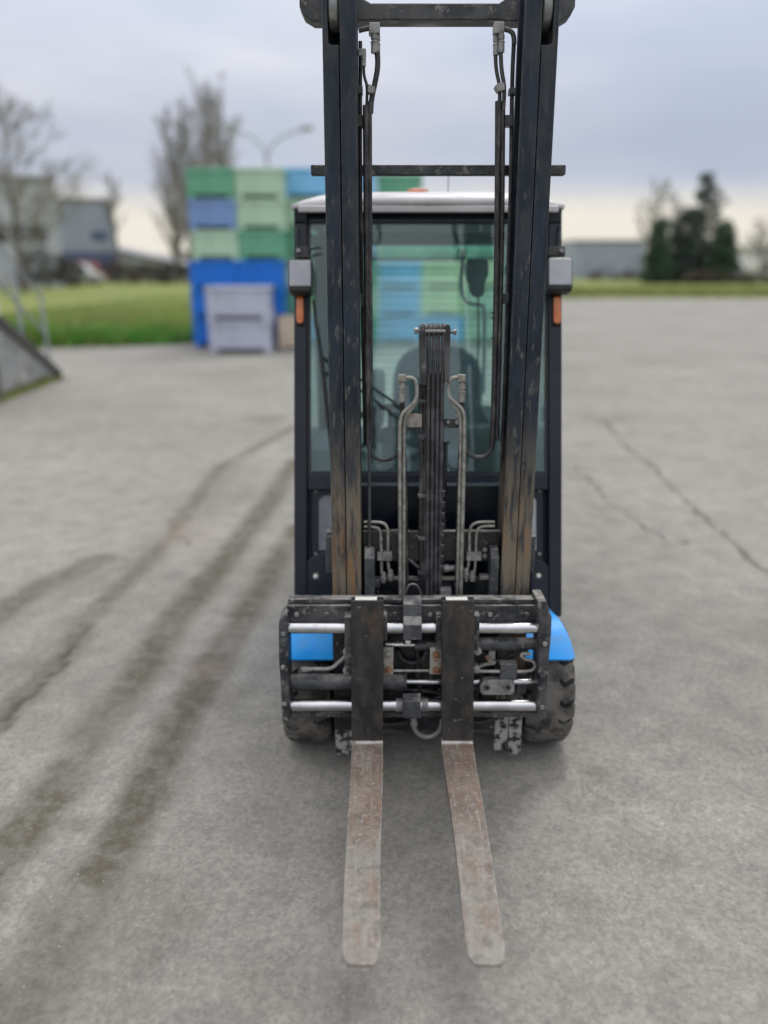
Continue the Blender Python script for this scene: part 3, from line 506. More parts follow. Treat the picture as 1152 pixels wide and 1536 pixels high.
for pts, r_, m_ in (([(596, 975), (602, 990), (618, 996), (634, 990), (640, 976)], .008, hose_m), ([(585, 1040), (600, 1034), (640, 1036), (664, 1042)], .007, hose_m), ([(630, 1045), (650, 1052), (668, 1040)], .006, hose_g),
                    ([(722, 1052), (735, 1012), (758, 985), (792, 975)], .006, hose_m), ([(622, 965), (628, 985), (625, 1010), (632, 1040)], .0085, hose_m),
                    ([(700, 968), (735, 985), (760, 1000), (790, 1030)], .0055, hose_g), ([(655, 1068), (690, 1085), (735, 1082), (745, 1068)], .007, hose_m), ([(545, 1075), (575, 1088), (610, 1084)], .0075, hose_m)):
    run('hose', m_, MF, pts, r_, -.035)
for x, y in ((445, 921), (490, 921), (592, 921), (645, 921), (735, 921), (790, 921), (425, 1000), (427, 1055), (425, 950), (817, 965), (814, 1015), (813, 1060)):
    o = G(); bolt(o, MF.P(x, y, -.082 if 440 < x < 800 else -.135), -MF.N, .0085, .007); o.build('bolt', greysteel if x % 2 else blackworn, truck, .001)
for x0, x1 in ((700, 716), (560, 575)):
    o = G(); o.rect(MF, x0, 940, x1, 1064, -.045, -.018); o.build('carriage_roller_plate', greasy, truck, .003)
# ---- forks: shank, curved heel and tapering blade as one forged piece each
def fork(xt0, xt1, xb0, xb1, tipx, lab):
    vF = -.155; T = .036
    wt = ws(901, v=vF)[0]; wh = ws(1112, v=vF)[0]
    ut = (MF.q(xt0, 905, vF)[0] + MF.q(xt1, 905, vF)[0]) / 2; ub = (MF.q(xb0, 1108, vF)[0] + MF.q(xb1, 1108, vF)[0]) / 2
    lo, hi = .4, 1.6            # blade length: tip where the photo shows it
    C_tip = None
    for _ in range(40):
        mid = (lo + hi) / 2; P = MF.p(0, vF - mid, wh) - Vector((0, 0, CAM_H)); zc = P.y * math.cos(PITCH) - P.z * math.sin(PITCH); yc = P.y * math.sin(PITCH) + P.z * math.cos(PITCH)
        if 768 - F_PX * yc / zc < 1446: lo = mid
        else: hi = mid
    L = lo; P = MF.p(0, vF - L, wh) - Vector((0, 0, CAM_H)); zc = P.y * math.cos(PITCH) - P.z * math.sin(PITCH); ux = (tipx - 576) * zc / F_PX
    hw = .0515
    o = G(); o.box(ut - hw, ut + hw, vF, vF + T, wh + .0, wt, MF)
    if abs(ut - ub) > 1e-4:
        o.v = [(x + (ub - ut) * max(0, min(1, (wt - (Vector((x, y, z)) - MF.O).dot(MF.T)) / (wt - wh))), y, z) for x, y, z in o.v]
    sh = o.build('fork_shank', fork_m, truck, .004); tag(sh, lab)
    # blade and heel
    st = [(vF + T, wh - .0, wh - .012, hw, ub)]
    for k in range(1, 5):
        a = k / 4 * math.pi / 2; st.append((vF + T - .0 - T * .6 * math.sin(a) , wh + .002, wh - .012 - .024 * (1 - math.cos(a)) - .008 * math.sin(a), hw, ub))
    nb = 26
    for t in list(np.linspace(0, .94, nb)) + [.955, .968, .978, .986, .992, .997, 1.0]:
        s_ = L * t; uu = ub + (ux - ub) * t; h = hw - (hw - .0430) * t; th = .036 * (1 - t) ** .8 + .009
        if t > .94: k = (t - .94) / .06; h -= .022 * (1 - math.sqrt(max(0, 1 - k * k)))
        st.append((vF - s_ - .002, wh, wh - th, h, uu + .0016 * math.sin(7 * t + tipx)))
    o = G(); n = len(st)
    for i, (v, wu, wl_, h, uu) in enumerate(st): o.v += [tuple(MF.p(uu - h, v, wu)), tuple(MF.p(uu + h, v, wu)), tuple(MF.p(uu + h, v, wl_)), tuple(MF.p(uu - h, v, wl_))]
    o.f = [(4 * i + k, 4 * i + (k + 1) % 4, 4 * i + 4 + (k + 1) % 4, 4 * i + 4 + k) for i in range(n - 1) for k in range(4)] + [(3, 2, 1, 0), (4 * n - 4, 4 * n - 3, 4 * n - 2, 4 * n - 1)]
    o.build('fork_blade', blade_m, truck, .003)
    o = G(); u0, w0 = ut - .036, wt; o.box(ut - .038, ut + .030, vF + .004, vF + .030, wt, wt + .0012, MF); o.build('sticker', sticker, sh)
fork(527, 575, 527.5, 574, 540.5, 'dark worn left fork upright with pale sticker on top'); fork(664, 711, 664, 709, 733, 'dark worn right fork upright with pale sticker on top')
# ---- wheels
def wheel(x0, x1, cy, r, outer):
    o = G(); w_ = x1 - x0; cz = r - .004
    o.lathe((x0, cy, cz), (1, 0, 0), [(0.012, r * .52), (.004, r * .62), (0, r * .78), (.006, r * .88), (.018, r * .935), (w_ - .018, r * .935), (w_ - .006, r * .88), (w_, r * .78), (w_ - .004, r * .62), (w_ - .012, r * .52)], 56)
    ty = o.build('tyre', rubber_dark, truck)
    nL = 19; lug = G()
    for k in range(nL):                              # zig-zag shoulder lugs and a centre rib cut by narrow sipes
        for side in (0, 1):
            a0 = 2 * math.pi * (k + .5 * side) / nL; da = 2 * math.pi / nL * .74
            xs = [0.004, .020, .045, .066] if side == 0 else [w_ - .004, w_ - .020, w_ - .045, w_ - .066]
            rr = [r * .92, r * .985, r, r]; off = [0, .03, -.035, .04]
            b = len(lug.v)
            for xx, ro, of in zip(xs, rr, off):
                for aa, q in ((a0 + of, ro), (a0 + da + of, ro), (a0 + da + of, r * .86), (a0 + of, r * .86)): lug.v.append((x0 + xx, cy - q * math.cos(aa), cz + q * math.sin(aa)))
            lug.f += [tuple(b + 4 * i + j for j in (0, 1)) + tuple(b + 4 * i + 4 + j for j in (1, 0)) for i in range(3)] + [(b + 4 * i + 1, b + 4 * i + 2, b + 4 * i + 6, b + 4 * i + 5) for i in range(3)] + [(b + 4 * i + 3, b + 4 * i, b + 4 * i + 4, b + 4 * i + 7) for i in range(3)] + [(b, b + 3, b + 2, b + 1), (b + 12, b + 13, b + 14, b + 15)]
    lug.lathe((x0 + .062, cy, cz), (1, 0, 0), [(0, r * .9), (.001, r * .999), (w_ - .125, r * .999), (w_ - .124, r * .9)], 56)
    lug.build('tread', rubber, ty, .0015)
    o = G(); xo = x0 if outer < 0 else x1; d = Vector((outer, 0, 0))
    o.lathe((xo - outer * .05, cy, cz), d, [(0, r * .56), (.045, r * .56), (.045, r * .48), (.015, r * .42), (.015, r * .2), (.05, r * .18), (.055, .001)], 32); rim = o.build('rim', white, ty)
    for k in range(6):
        o = G(); a = k * math.pi / 3; bolt(o, Vector((xo - outer * .035, cy + .3 * r * math.cos(a), cz + .3 * r * math.sin(a))), d, .009, .01); o.build('wheel_nut', greysteel, rim)
    return ty
wheel(-.362, -.184, 2.565, .228, -1); wheel(.495, .673, 2.565, .228, 1)
wheel(-.31, -.16, 3.95, .20, -1); wheel(.47, .62, 3.95, .20, 1)
# ---- blue mudguards over the front wheels
for sgn in (-1, 1):
    o = G(); rows = []; A = np.concatenate([[R(137), R(135.6), R(133)], np.linspace(R(129), R(20), 15)]); nA = len(A)
    for layer in (0, 1):
        for i, a in enumerate(A):
            r_ = .262 + .015 * (1 - layer); t = i / (nA - 1)
            xo = UC + sgn * (.506 - .055 * min(1, t * 2.0) ** 2); xi = UC + sgn * .302
            cut = (.034, .010, .002)[i] if i < 3 else 0
            o.v += [(xo - sgn * cut * .6, 2.565 + r_ * math.cos(a), .224 + r_ * math.sin(a)), (xi + sgn * cut, 2.565 + r_ * math.cos(a), .224 + r_ * math.sin(a))]
    for i in range(nA - 1):
        a = 2 * i; b = a + 2 * nA; o.f += [(a, a + 1, a + 3, a + 2), (b, b + 2, b + 3, b + 1), (a, a + 2, b + 2, b), (a + 1, b + 1, b + 3, a + 3)]
    o.f += [(0, 2 * nA, 2 * nA + 1, 1), (2 * nA - 2, 2 * nA - 1, 4 * nA - 1, 4 * nA - 2)]
    o.build('mudguard', blue, truck, .003)
# ---- chassis, axle, body and counterweight
o = G(); o.box(UC - .32, UC + .32, 2.53, 2.72, .10, .50); o.build('axle_housing', greasy, truck, .01)
o = G(); o.box(UC - .30, UC + .30, 2.56, 2.60, .50, .98); o.build('front_bulkhead', cabpaint, truck, .005)
o = G(); o.prism([(2.86, .16), (2.86, .50), (3.70, .50), (4.25, .62), (4.25, .40), (4.18, .40), (4.1, .16)], Fr((0, 0, 0), 0), 0, 1) if False else None
def yz_prism(o, prof, x0, x1):
    n = len(prof); return o.add([(x0, y, z) for y, z in prof] + [(x1, y, z) for y, z in prof], [tuple(range(n)), tuple(range(2 * n - 1, n - 1, -1))] + [(i, (i + 1) % n, (i + 1) % n + n, i + n) for i in range(n)])
o = G(); yz_prism(o, [(2.86, .14), (2.82, .48), (3.60, .52), (3.60, .14)], UC - .49, UC + .49); o.build('chassis', blue, truck, .012)
o = G(); yz_prism(o, [(3.62, .45), (3.62, .85), (4.25, .85), (4.42, .80), (4.48, .60), (4.44, .24), (4.22, .20), (4.18, .45)], UC - .50, UC + .50); o.build('counterweight', cabpaint, truck, .03)
# ---- cab
def cw(py, v=0, x=576): return CF.q(x, py, v)[1]
uL, uR = CF.q(441, 700, 0)[0], CF.q(843, 700, 0)[0]; PW = .050
w_lo = cw(925); w_hi = cw(316)
o = G(); o.box(uL, uL + PW, 0, .055, cw(915), w_hi, CF); o.build('cab_front_pillar', cabpaint, truck, .006)
o = G(); o.box(uR - PW, uR, 0, .055, w_lo, w_hi, CF); o.build('cab_front_pillar', cabpaint, truck, .006)
o = G(); o.box(uL + PW, uR - PW, .003, .05, cw(735), cw(711), CF); o.build('cab_crossbar', cabpaint, truck, .005)
o = G(); o.box(uL + PW, uR - PW, .003, .05, cw(329), w_hi, CF); o.build('cab_header', cabpaint, truck, .005)
o = G(); gl, gr, gb, gt = uL + PW + .001, uR - PW - .001, cw(711) + .001, cw(329) - .001; t_ = .010
o.box(gl, gl + t_, .010, .022, gb, gt, CF); o.box(gr - t_, gr, .010, .022, gb, gt, CF); o.box(gl + t_, gr - t_, .010, .022, gb, gb + t_, CF); o.box(gl + t_, gr - t_, .010, .022, gt - t_, gt, CF)
o.build('window_seal', plastic, truck)
o = G(); o.box(gl + .004, gr - .004, .014, .019, gb + .004, gt - .004, CF); o.build('windscreen', screen_glass, truck, smooth_a=0)
# lower front panel with access covers
o = G(); o.box(uL + PW, uR - PW, .045, .055, w_lo, cw(735), CF); o.build('front_panel', cabpaint, truck)
for x0, x1, cx0, cx1, sx in ((466, 505, 478, 505, 474), (792, 816, 790, 804.5, 809)):
    o = G(); o.rect(CF, x0, 731, x1, 846, .030, .045); pl = o.build('access_cover', cabpaint, truck, .005)
    o = G(); v0 = .024; a0, b0 = CF.q(cx0, 784, v0)[0], CF.q(cx1, 784, v0)[0]; wt, wb = cw(743, v0), cw(826, v0); rr = .018
    pts = [(a0 + (rr if sx < 600 else 0), wt), (b0 - (rr if sx > 600 else 0), wt)]
    if sx > 600: pts += [(b0, wt - rr), (b0, wb), (a0, wb)]
    else: pts += [(b0, wb), (a0, wb), (a0, wt - rr)]
    o.prism(pts, CF, v0, .030); o.build('cover_window', mat('frosted_panel_%d' % sx, (.13, .14, .165), (.20, .21, .235), s=7, rough=.35) if sx < 600 else mat('pale_panel', (.36, .37, .40), (.42, .43, .45), s=8, rough=.4), pl, .003)
    for y in (737, 831):
        o = G(); bolt(o, CF.P(sx, y, .030), -CF.N, .0075, .005); o.build('screw', greysteel, pl, .001)
for sgn, pts, bx, by in ((-1, [(456, 846), (466, 836), (484, 829), (502, 827), (502, 905), (456, 905)], 474, 864), (1, [(803, 838), (815, 842), (828, 852), (829, 905), (829, 930), (795, 930), (795, 838)], 807, 863)):
    o = G(); o.pxpoly(CF, pts, .005, .045); wc = o.build('wheel_arch_cover', cabpaint, truck, .006)
    o = G(); P = CF.P(bx, by, .005); o.lathe(P, -CF.N, [(0, .016), (.002, .016), (.002, .009), (.008, .009)], 18); o.build('cover_bolt', greasy, wc); o = G(); o.lathe(P - CF.N * .006, -CF.N, [(0, .0085), (.006, .0085), (.008, .006)], 12); o.build('bolt_cap', sticker, wc)
# floor, side frames, rear frame, roof
zR = 1.90; yF, yB = 3.035, 4.12
def bar(a, b, s, name, m=cabpaint): o = G(); o.tube([a, b], s, 4, True, math.pi / 4); return o.build(name, m, truck, .003)
for sgn in (-1, 1):
    x = UC + .006 + sgn * .470
    bar((x, yB, .82), (x, yB - .06, zR), .036, 'cab_rear_pillar'); bar((x, yF, zR - .02), (x, yB - .06, zR - .02), .034, 'cab_roof_rail'); bar((x, 2.78, .56), (x, 3.60, .60), .036, 'cab_sill'); bar((x, 3.60, .60), (x, yB, .86), .034, 'cab_sill')
    o = G(); xx = x + sgn * .012; yz = [(2.78, .67), (3.00, 1.84), (yB - .09, 1.84), (yB - .04, .90), (3.62, .67)]; yz_prism(o, yz, xx - .002, xx + .002); o.build('side_window', side_glass, truck, smooth_a=0)
    o = G(); yz_prism(o, [(2.76, .60), (2.785, .66), (3.62, .66), (3.62, .62)], x - .008, x + .008); o.build('door_panel', cabpaint, truck, .003)
o = G(); o.box(UC - .44, UC + .45, yB - .06, yB - .01, 1.80, 1.87); o.build('cab_rear_header', cabpaint, truck, .004)
o = G(); o.box(UC - .44, UC + .45, yB - .03, yB - .024, .90, 1.80); o.build('rear_window', rear_glass, truck, smooth_a=0)
o = G(); o.box(UC - .46, UC + .47, 2.80, 3.62, .52, .56); o.build('cab_floor', trim, truck)
o = G(); o.box(UC - .495, UC + .505, 3.585, 3.612, .56, .862); o.build('rear_trim_panel', trim, truck, .005)
o = G(); o.box(UC - .505, UC + .505, 3.616, 4.06, .853, .863); o.build('rear_shelf', trim, truck, .002)
o = G(); o.box(UC - .44, UC + .45, yF + .02, yB - .06, zR - .045, zR - .02); o.build('headliner', headliner, truck, .01)
o = G()   # roof shell with rounded lip, slightly domed
NX, NY = 22, 16
for j in range(NY + 1):
    for i in range(NX + 1):
        a = -1 + 2 * i / NX; b = -1 + 2 * j / NY; sx = abs(a) ** 6; sy = abs(b) ** 6
        x = UC + .006 + a * .506; y = (yF - .035 + yB + .06) / 2 + b * (yB + .06 - yF + .035) / 2 + (.045 * a * a if b < 0 else -.03 * a * a) * abs(b)
        o.v.append((x, y, zR + .012 + .066 * (1 - sx * .75) * (1 - sy * .75)))
o.f += [(j * (NX + 1) + i, j * (NX + 1) + i + 1, (j + 1) * (NX + 1) + i + 1, (j + 1) * (NX + 1) + i) for j in range(NY) for i in range(NX)]
lip = G(); lip.box(UC + .006 - .475, UC + .006 + .475, yF - .030, yF + .0, zR - .012, zR + .012)
lip.build('roof_lip', white, truck, .006, seg=3)
rm = o.build('roof', white, truck, smooth_a=80); sd = rm.modifiers.new('thick', 'SOLIDIFY'); sd.thickness = .018; sd.offset = -1
o = G(); o.lathe((UC + .006 - .065 + .05, 3.62, zR + .066), (0, 0, 1), [(-.01, .055), (.03, .055), (.032, .050), (.050, .047), (.058, .02)], 24); o.build('beacon', orange, truck)
o = G(); o.tube([W.P(672, 292, 3.5), W.P(672, 268, 3.5), W.P(671.5, 150, 3.5)], .0022, 6); ao = o.build('antenna', plastic, truck) if False else None
o = G(); P0 = W.P(672, 292, 3.3); o.tube([P0, P0 + Vector((0, 0, .075))], .0022, 6); o.lathe(P0 + Vector((0, 0, .07)), (0, 0, 1), [(0, .003), (.004, .008), (.010, .008), (.012, .003)], 10); o.build('antenna', greysteel, truck)
# headlights, indicators, brackets
for sgn, x0, x1, y0, y1, ix0, ix1, iy in ((-1, 432, 468, 388, 430, 445, 455.5, 445), (1, 822, 860, 385, 428, 830, 841, 445)):
    hd = G(); hd.rect(CF, x0, y0 - 1, x1, y1 + 8, -.075, -.005); hb = hd.build('headlight', plastic, truck, .012)
    o = G(); o.rect(CF, x0 + 2, y0 + 2, x1 - 2, y1 - 1, -.082, -.074); o.build('lens', lens, hb, .007)
    o = G(); o.rect(CF, (444 if sgn < 0 else 823), 369, (463 if sgn < 0 else 848), y0 - 1, -.04, -.002); o.build('bracket', plastic, hb, .004)
    o = G(); bolt(o, CF.P(448 if sgn < 0 else 842, 377, -.04), -CF.N, .009, .008); o.build('bolt', greysteel, hb, .001)
    o = G(); o.rect(CF, ix0 - 1.5, iy - 1.5, ix1 + 1.5, iy + 42.5, -.010, -.001); ib = o.build('indicator', plastic, truck, .003)
    a0, b0, wt, wb = CF.q(ix0, iy, -.01)[0], CF.q(ix1, iy, -.01)[0], cw(iy, -.01), cw(iy + 41, -.01); c = .008
    o = G(); o.prism([(a0 + c, wb), (b0 - c, wb), (b0, wb + c), (b0, wt - c), (b0 - c, wt), (a0 + c, wt), (a0, wt - c), (a0, wb + c)], CF, -.020, -.010); o.build('lens', orange, ib, .003)
    o = G(); c = .010; o.box(a0 + .009, b0 - .009, -.0225, -.0198, wb + .016, wt - .016, CF); o.build('lens_rib', orange, ib, .001)
run('wiper_bracket', plastic, CF, [(462, 382), (466, 373), (481, 371)], .004, -.02)
# wiper: blade, holder and the two parallel arms
o = G(); o.pipe(CF, [(470, 450), (474, 490), (481, 540), (488, 600), (497, 684)], .0045, -.012); o.build('wiper_blade', plastic, truck)
o = G(); o.pipe(CF, [(473, 480), (479, 520), (484, 560), (492, 640)], .006, -.022); o.build('wiper_frame', plastic, truck)
run('wiper_arm', plastic, CF, [(482, 534), (520, 556), (563, 583), (648, 645)], .0045, -.020); run('wiper_arm', plastic, CF, [(484, 556), (520, 572), (563, 600), (640, 662)], .0045, -.020)
# interior: seat, armrest, wheel, dash, hand-held set on its pole
o = G(); sy = 3.72; pts = []
zt = W.q(660, 520, sy)[1]; su = W.q(657, 600, sy)[0]; shw = .222
for a in np.linspace(0, math.pi, 17): pts.append((su + shw * .98 * math.copysign(abs(math.cos(a)) ** .7, math.cos(a)), zt - .20 + .20 * math.sin(a) ** .8))
pts += [(su - shw, .80), (su + shw, .80)]
o.prism(pts, Fr((0, sy, 0), R(8)) if False else W, sy, sy + .11); st_ = o.build('seat_backrest', cloth, truck, .035, seg=4)
o = G(); o.prism([(su - .15, .95), (su + .15, .95), (su + .15, zt - .06), (su + .10, zt - .02), (su - .10, zt - .02), (su - .15, zt - .06)], W, sy - .025, sy); o.build('seat_pad', cloth, st_, .015, seg=3)
o = G(); o.box(su - .23, su + .23, 3.28, 3.76, .72, .84); o.build('seat_cushion', cloth, truck, .04, seg=4)
o = G(); o.box(su - .2, su + .2, 3.3, 3.7, .56, .72); o.build('seat_base', plastic, truck, .01)
for sgn, xx in ((-1, 560), (1, 733)):
    o = G(); u = W.q(xx, 600, 3.55)[0]; o.box(u - .035, u + .035, 3.25, 3.72, .98, 1.06); o.box(u - .02, u + .02, 3.6, 3.68, .75, .98); o.build('armrest', plastic, truck, .012)
o = G(); u, z = W.q(562, 575, 3.60); o.box(u - .05, u + .05, 3.58, 3.66, z - .2, z + .06); o.build('control_console', trim, truck, .02)
o = G(); c = Vector((W.q(585, 665, 3.16)[0], 3.18, 1.03)); ax = Vector((0, -.55, .83)).normalized(); e1 = Vector((1, 0, 0)); e2 = ax.cross(e1)
o.tube([c + (e1 * math.cos(a) + e2 * math.sin(a)) * .165 for a in np.linspace(0, 2 * math.pi, 33)], .013, 10, False)
for a in (R(90), R(210), R(330)): o.tube([c - ax * .02, c + (e1 * math.cos(a) + e2 * math.sin(a)) * .16], .011, 8)
o.lathe(c - ax * .04, ax, [(0, .045), (.04, .045), (.045, .03)], 18); o.build('steering_wheel', plastic, truck)
o = G(); o.tube([c - ax * .03, Vector((c.x, 2.98, .70))], .035, 12); o.build('steering_column', plastic, truck)
o = G(); o.box(UC - .43, UC + .44, 2.83, 2.98, .56, .76); o.build('dashboard', plastic, truck, .02)
o = G(); a = W.q(690, 640, 3.12); b = W.q(742, 705, 3.12); o.box(a[0], b[0], 3.06, 3.20, .70, a[1]); o.build('display_housing', plastic, truck, .02)
# hand-held set
hy = 3.30; o = G(); o.prism([W.q(x, y, hy) for x, y in [(704, 388), (730, 388), (733, 394), (733, 412), (728, 424), (727, 440), (722, 446), (713, 446), (706, 440), (704, 426), (701, 420), (701, 394)]], W, hy, hy + .045); hs = o.build('radio_handset', plastic, truck, .006)
o = G(); o.prism([W.q(x, y, hy + .01) for x, y in [(697, 398), (702, 392), (702, 424), (699, 420)]], W, hy + .01, hy + .04); o.build('handset_clip', trim, hs, .003)
run('handset_cable', plastic, W, [(717, 446), (718, 500), (716, 560), (715, 600)], .004, hy + .02)
run('handset_pole', trim, W, [(693, 374), (694, 392), (691, 420), (692, 440), (698, 452), (708, 457), (722, 457), (727, 462), (727, 500), (725, 590)], .008, hy + .06)
run('handset_cable', plastic, W, [(688, 372), (686, 384), (692, 390), (699, 384), (698, 372)], .003, hy + .05)
o = G(); o.box(UC - .43, UC + .43, yB - .075, yB - .06, *(sorted((W.q(600, 390, yB - .07)[1], W.q(600, 387, yB - .07)[1])))); o.build('rear_rail', plastic, truck)

# ------------------------------------------------------------------ pallet boxes
def plastic_box_mat(name, c): return mat(name, tuple(min(.9, x * 1.3) for x in c), tuple(min(.9, x * 1.5) for x in c), s=2.2, rough=.5, rvar=.1, layers=[dict(c=tuple(x * .9 + .05 for x in c), s=3.5, st=(1, 1, .6), t=(.55, .8), r=.75)])
CC = {'green': (.11, .30, .20), 'pale green': (.33, .46, .35), 'grey blue': (.15, .24, .43), 'bright blue': (.006, .135, .50), 'light grey': (.36, .38, .46), 'sky blue': (.17, .40, .62), 'lime': (.42, .52, .33)}
CM = {k: plastic_box_mat('plastic_' + k.replace(' ', '_'), v) for k, v in CC.items()}
dark_gap = mat('box_inside', (.05, .055, .06), rough=.8)
def box_meshes(w, d, h):
    hw, hd = w / 2, d / 2; b = G(); z0 = .10; t = .03
    for sx, sy_ in ((0, -1), (0, 1), (-1, 0), (1, 0)):
        if sx == 0: b.box(-hw + .04, hw - .04, sy_ * (hd - .055) - t / 2, sy_ * (hd - .055) + t / 2, z0, h - .05)
        else: b.box(sx * (hw - .055) - t / 2, sx * (hw - .055) + t / 2, -hd + .071, hd - .071, z0, h - .05)
    b.box(-hw + .02, hw - .02, -hd + .02, hd - .02, z0 - .01, z0 + .02)
    ribs = []
    for sy_ in (-1, 1):
        for k in range(7): ribs.append((-hw + .02 + (w - .04) * k / 6, sy_ * (hd - .022), .022, .018))
    for sx in (-1, 1):
        for k in range(7): ribs.append((sx * (hw - .002), -hd + .1 + (d - .2) * k / 6, .018, .022))
    rim = G()
    rim.box(-hw, hw, -hd, -hd + .045, h - .07, h); rim.box(-hw, hw, hd - .045, hd, h - .07, h); rim.box(-hw, -hw + .045, -hd + .045, hd - .045, h - .07, h); rim.box(hw - .045, hw, -hd + .045, hd - .045, h - .07, h)
    bot = G(); bot.box(-hw + .01, hw - .01, -.015, .015, z0, z0 + .05)
    gap_blind = G(); gap_blind.box(-hw + .17, hw - .17, -.02, .02, .004, z0 - .012)  # board added to stop daylight showing through the fork gap
    rb = G(); rb.box(-.013, .013, -.018, .018, z0 + .05, h - .07)
    foot = G(); foot.box(-.07, .07, -hd + .02, hd - .02, 0.004, z0 - .01)
    return b, rim, bot, rb, foot, gap_blind, ribs, hw, hd
def to_mesh(g, name, m):
    o = g.build(name, m, None, .006); COL.objects.unlink(o); return o
_bm = {}
def pallet_box(colname, w, d, h, loc, rz, label, group, ribs_on=True):
    key = (colname, w, d, h)
    if key not in _bm:
        b, rim, bot, rb, foot, gap_blind, ribs, hw, hd = box_meshes(w, d, h); m = CM[colname]
        _bm[key] = (to_mesh(b, 'body', m), to_mesh(rim, 'rim', m), to_mesh(bot, 'base_rail', m), to_mesh(rb, 'rib', m), to_mesh(foot, 'runner', m), to_mesh(gap_blind, 'gap_blind_board', m), ribs, hw, hd)
    b, rim, bot, rb, foot, gap_blind, ribs, hw, hd = _bm[key]
    e = empty('pallet_box', loc, label, 'pallet box', group); e.rotation_euler.z = rz
    for s, off in [(b, (0, 0, 0)), (rim, (0, 0, 0)), (bot, (0, -hd + .015, 0)), (bot, (0, hd - .015, 0)), (gap_blind, (0, -hd + .30, 0)), (foot, (-hw + .09, 0, 0)), (foot, (hw - .09, 0, 0))]:
        c = s.copy(); COL.objects.link(c); c.parent = e; c.location = off
    for i, (x, y, sx, sy_) in enumerate(ribs):
        if i < 7:
            c = rb.copy(); COL.objects.link(c); c.parent = e; c.location = (x, y, 0)
    return e
ORD = ['lowest', 'second from the ground', 'third from the ground', 'fourth from the ground', 'fifth from the ground', 'topmost']
GRP = 'stacked pallet boxes behind the forklift'
def stack(cname, px, Y, w, cols, h=.60, jit=.02):
    x = W.q(px, 450, Y)[0]; n = len(cols)
    for k, c in enumerate(cols):
        lab = '%s plastic pallet box, %s in the %s' % (c, 'topmost' if k == n - 1 else ORD[k], cname)
        pallet_box(c, w, 1.15, h, (x + (.07 if k > 2 and px < 400 else 0) + random.uniform(-jit, jit), Y + .58 + random.uniform(-jit, jit), k * h), R(random.uniform(-.8, .8)), lab, GRP)
B = 'bright blue'
stack('leftmost stack', 322, 17.25, 1.02, [B, B, B, 'pale green', 'grey blue', 'green'], .607); stack('second stack from the left', 392, 17.25, 1.02, [B, B, B, 'green', 'pale green', 'pale green'], .607)
stack('third stack from the left', 463, 17.9, 1.02, ['green', 'green', 'pale green', 'green', 'pale green', 'sky blue'], .620)
stack('fourth stack from the left', 531, 17.9, 1.02, ['green', 'pale green', 'green', 'grey blue', 'green', 'sky blue'], .620)
stack('fifth stack from the left', 599, 18.3, 1.02, ['sky blue', 'sky blue', 'sky blue', 'green', 'pale green', 'green'], .605)
stack('sixth stack from the left', 665, 18.3, 1.02, ['sky blue', 'lime', 'lime', 'green', 'green'], .61)
stack('rightmost stack', 732, 18.3, 1.02, ['pale green', 'pale green', 'lime', 'green', 'pale green'], .61)
x = W.q(358, 480, 16.1)[0]
pallet_box('light grey', 1.27, 1.05, .66, (x, 16.55, 0), R(1), 'light grey plastic pallet box on the ground before the blue stack', 'grey pallet boxes before the blue stack'); pallet_box('light grey', 1.27, 1.05, .66, (x - .01, 16.55, .66), R(.4), 'light grey plastic pallet box resting on another grey one', 'grey pallet boxes before the blue stack')
# wooden crate beside the blue stacks, boarded
wood = mat('pale_wood', (.55, .46, .36), (.66, .57, .46), s=4, stretch=(1, 1, 5), rough=.8, bump=.2)
wx = W.q(420, 495, 16.9)[0]; wc_ = empty('wooden_crate', (wx + .4, 17.0, 0), 'pale wooden crate on the ground between blue boxes and cab', 'crate')
for k in range(5):
    o = G(); z = .08 + k * .125; o.box(wx, wx + .8, 16.60, 16.62, z, z + .112); o.build('plank', wood, wc_, .003)
    o = G(); o.box(wx, wx + .8, 17.18, 17.20, z, z + .112); o.build('plank', wood, wc_, .003)
    for xx in (wx, wx + .78):
        o = G(); o.box(xx, xx + .02, 16.622, 17.178, z, z + .112); o.build('plank', wood, wc_, .003)
for xx in (wx + .02, wx + .73):
    o = G(); o.box(xx, xx + .05, 16.62, 17.18, 0, .08); o.build('runner', wood, wc_, .003)

# ------------------------------------------------------------------ left: ramp with handrail
conc = mat('concrete', (.27, .275, .28), (.36, .365, .365), s=3, rough=.9, layers=[dict(c=(.14, .15, .10), s=5, t=(.50, .68), r=.95), dict(c=(.08, .11, .03), s=9, t=(.40, .6), z=(.16, .02), r=.95)], bump=.3)
galv = mat('galvanised_steel', (.27, .30, .32), (.36, .39, .41), s=14, rough=.5, metal=.3)
A_, B_ = gpt(-80, 630), gpt(86, 567); rp = empty('loading_ramp', ((A_ + B_) / 2), 'grey concrete loading ramp with galvanised handrail at the left edge', 'ramp')
ax_ = (B_ - A_); LN = ax_.length; ax_.normalize(); nr = Vector((-ax_.y, ax_.x, 0))
def RP(s, d, z): return A_ + ax_ * s + nr * d + Vector((0, 0, z))
hA = 1.08
def hgt(s): return hA if s < LN * .46 else hA * (LN - s) / (LN * .54) + .02
o = G(); pr = [(0, 0), (LN, 0), (LN, .03), (LN * .46, hA), (0, hA)]; n = len(pr); o.add([RP(s, 0, z) for s, z in pr] + [RP(s, 1.5, z) for s, z in pr], [tuple(range(n)), tuple(range(2 * n - 1, n - 1, -1))] + [(i, (i + 1) % n, (i + 1) % n + n, i + n) for i in range(n)]); o.build('ramp_wall', conc, rp, .01)
kerb_m = mat('dark_kerb', (.055, .055, .05), (.09, .09, .08), s=8, rough=.8)
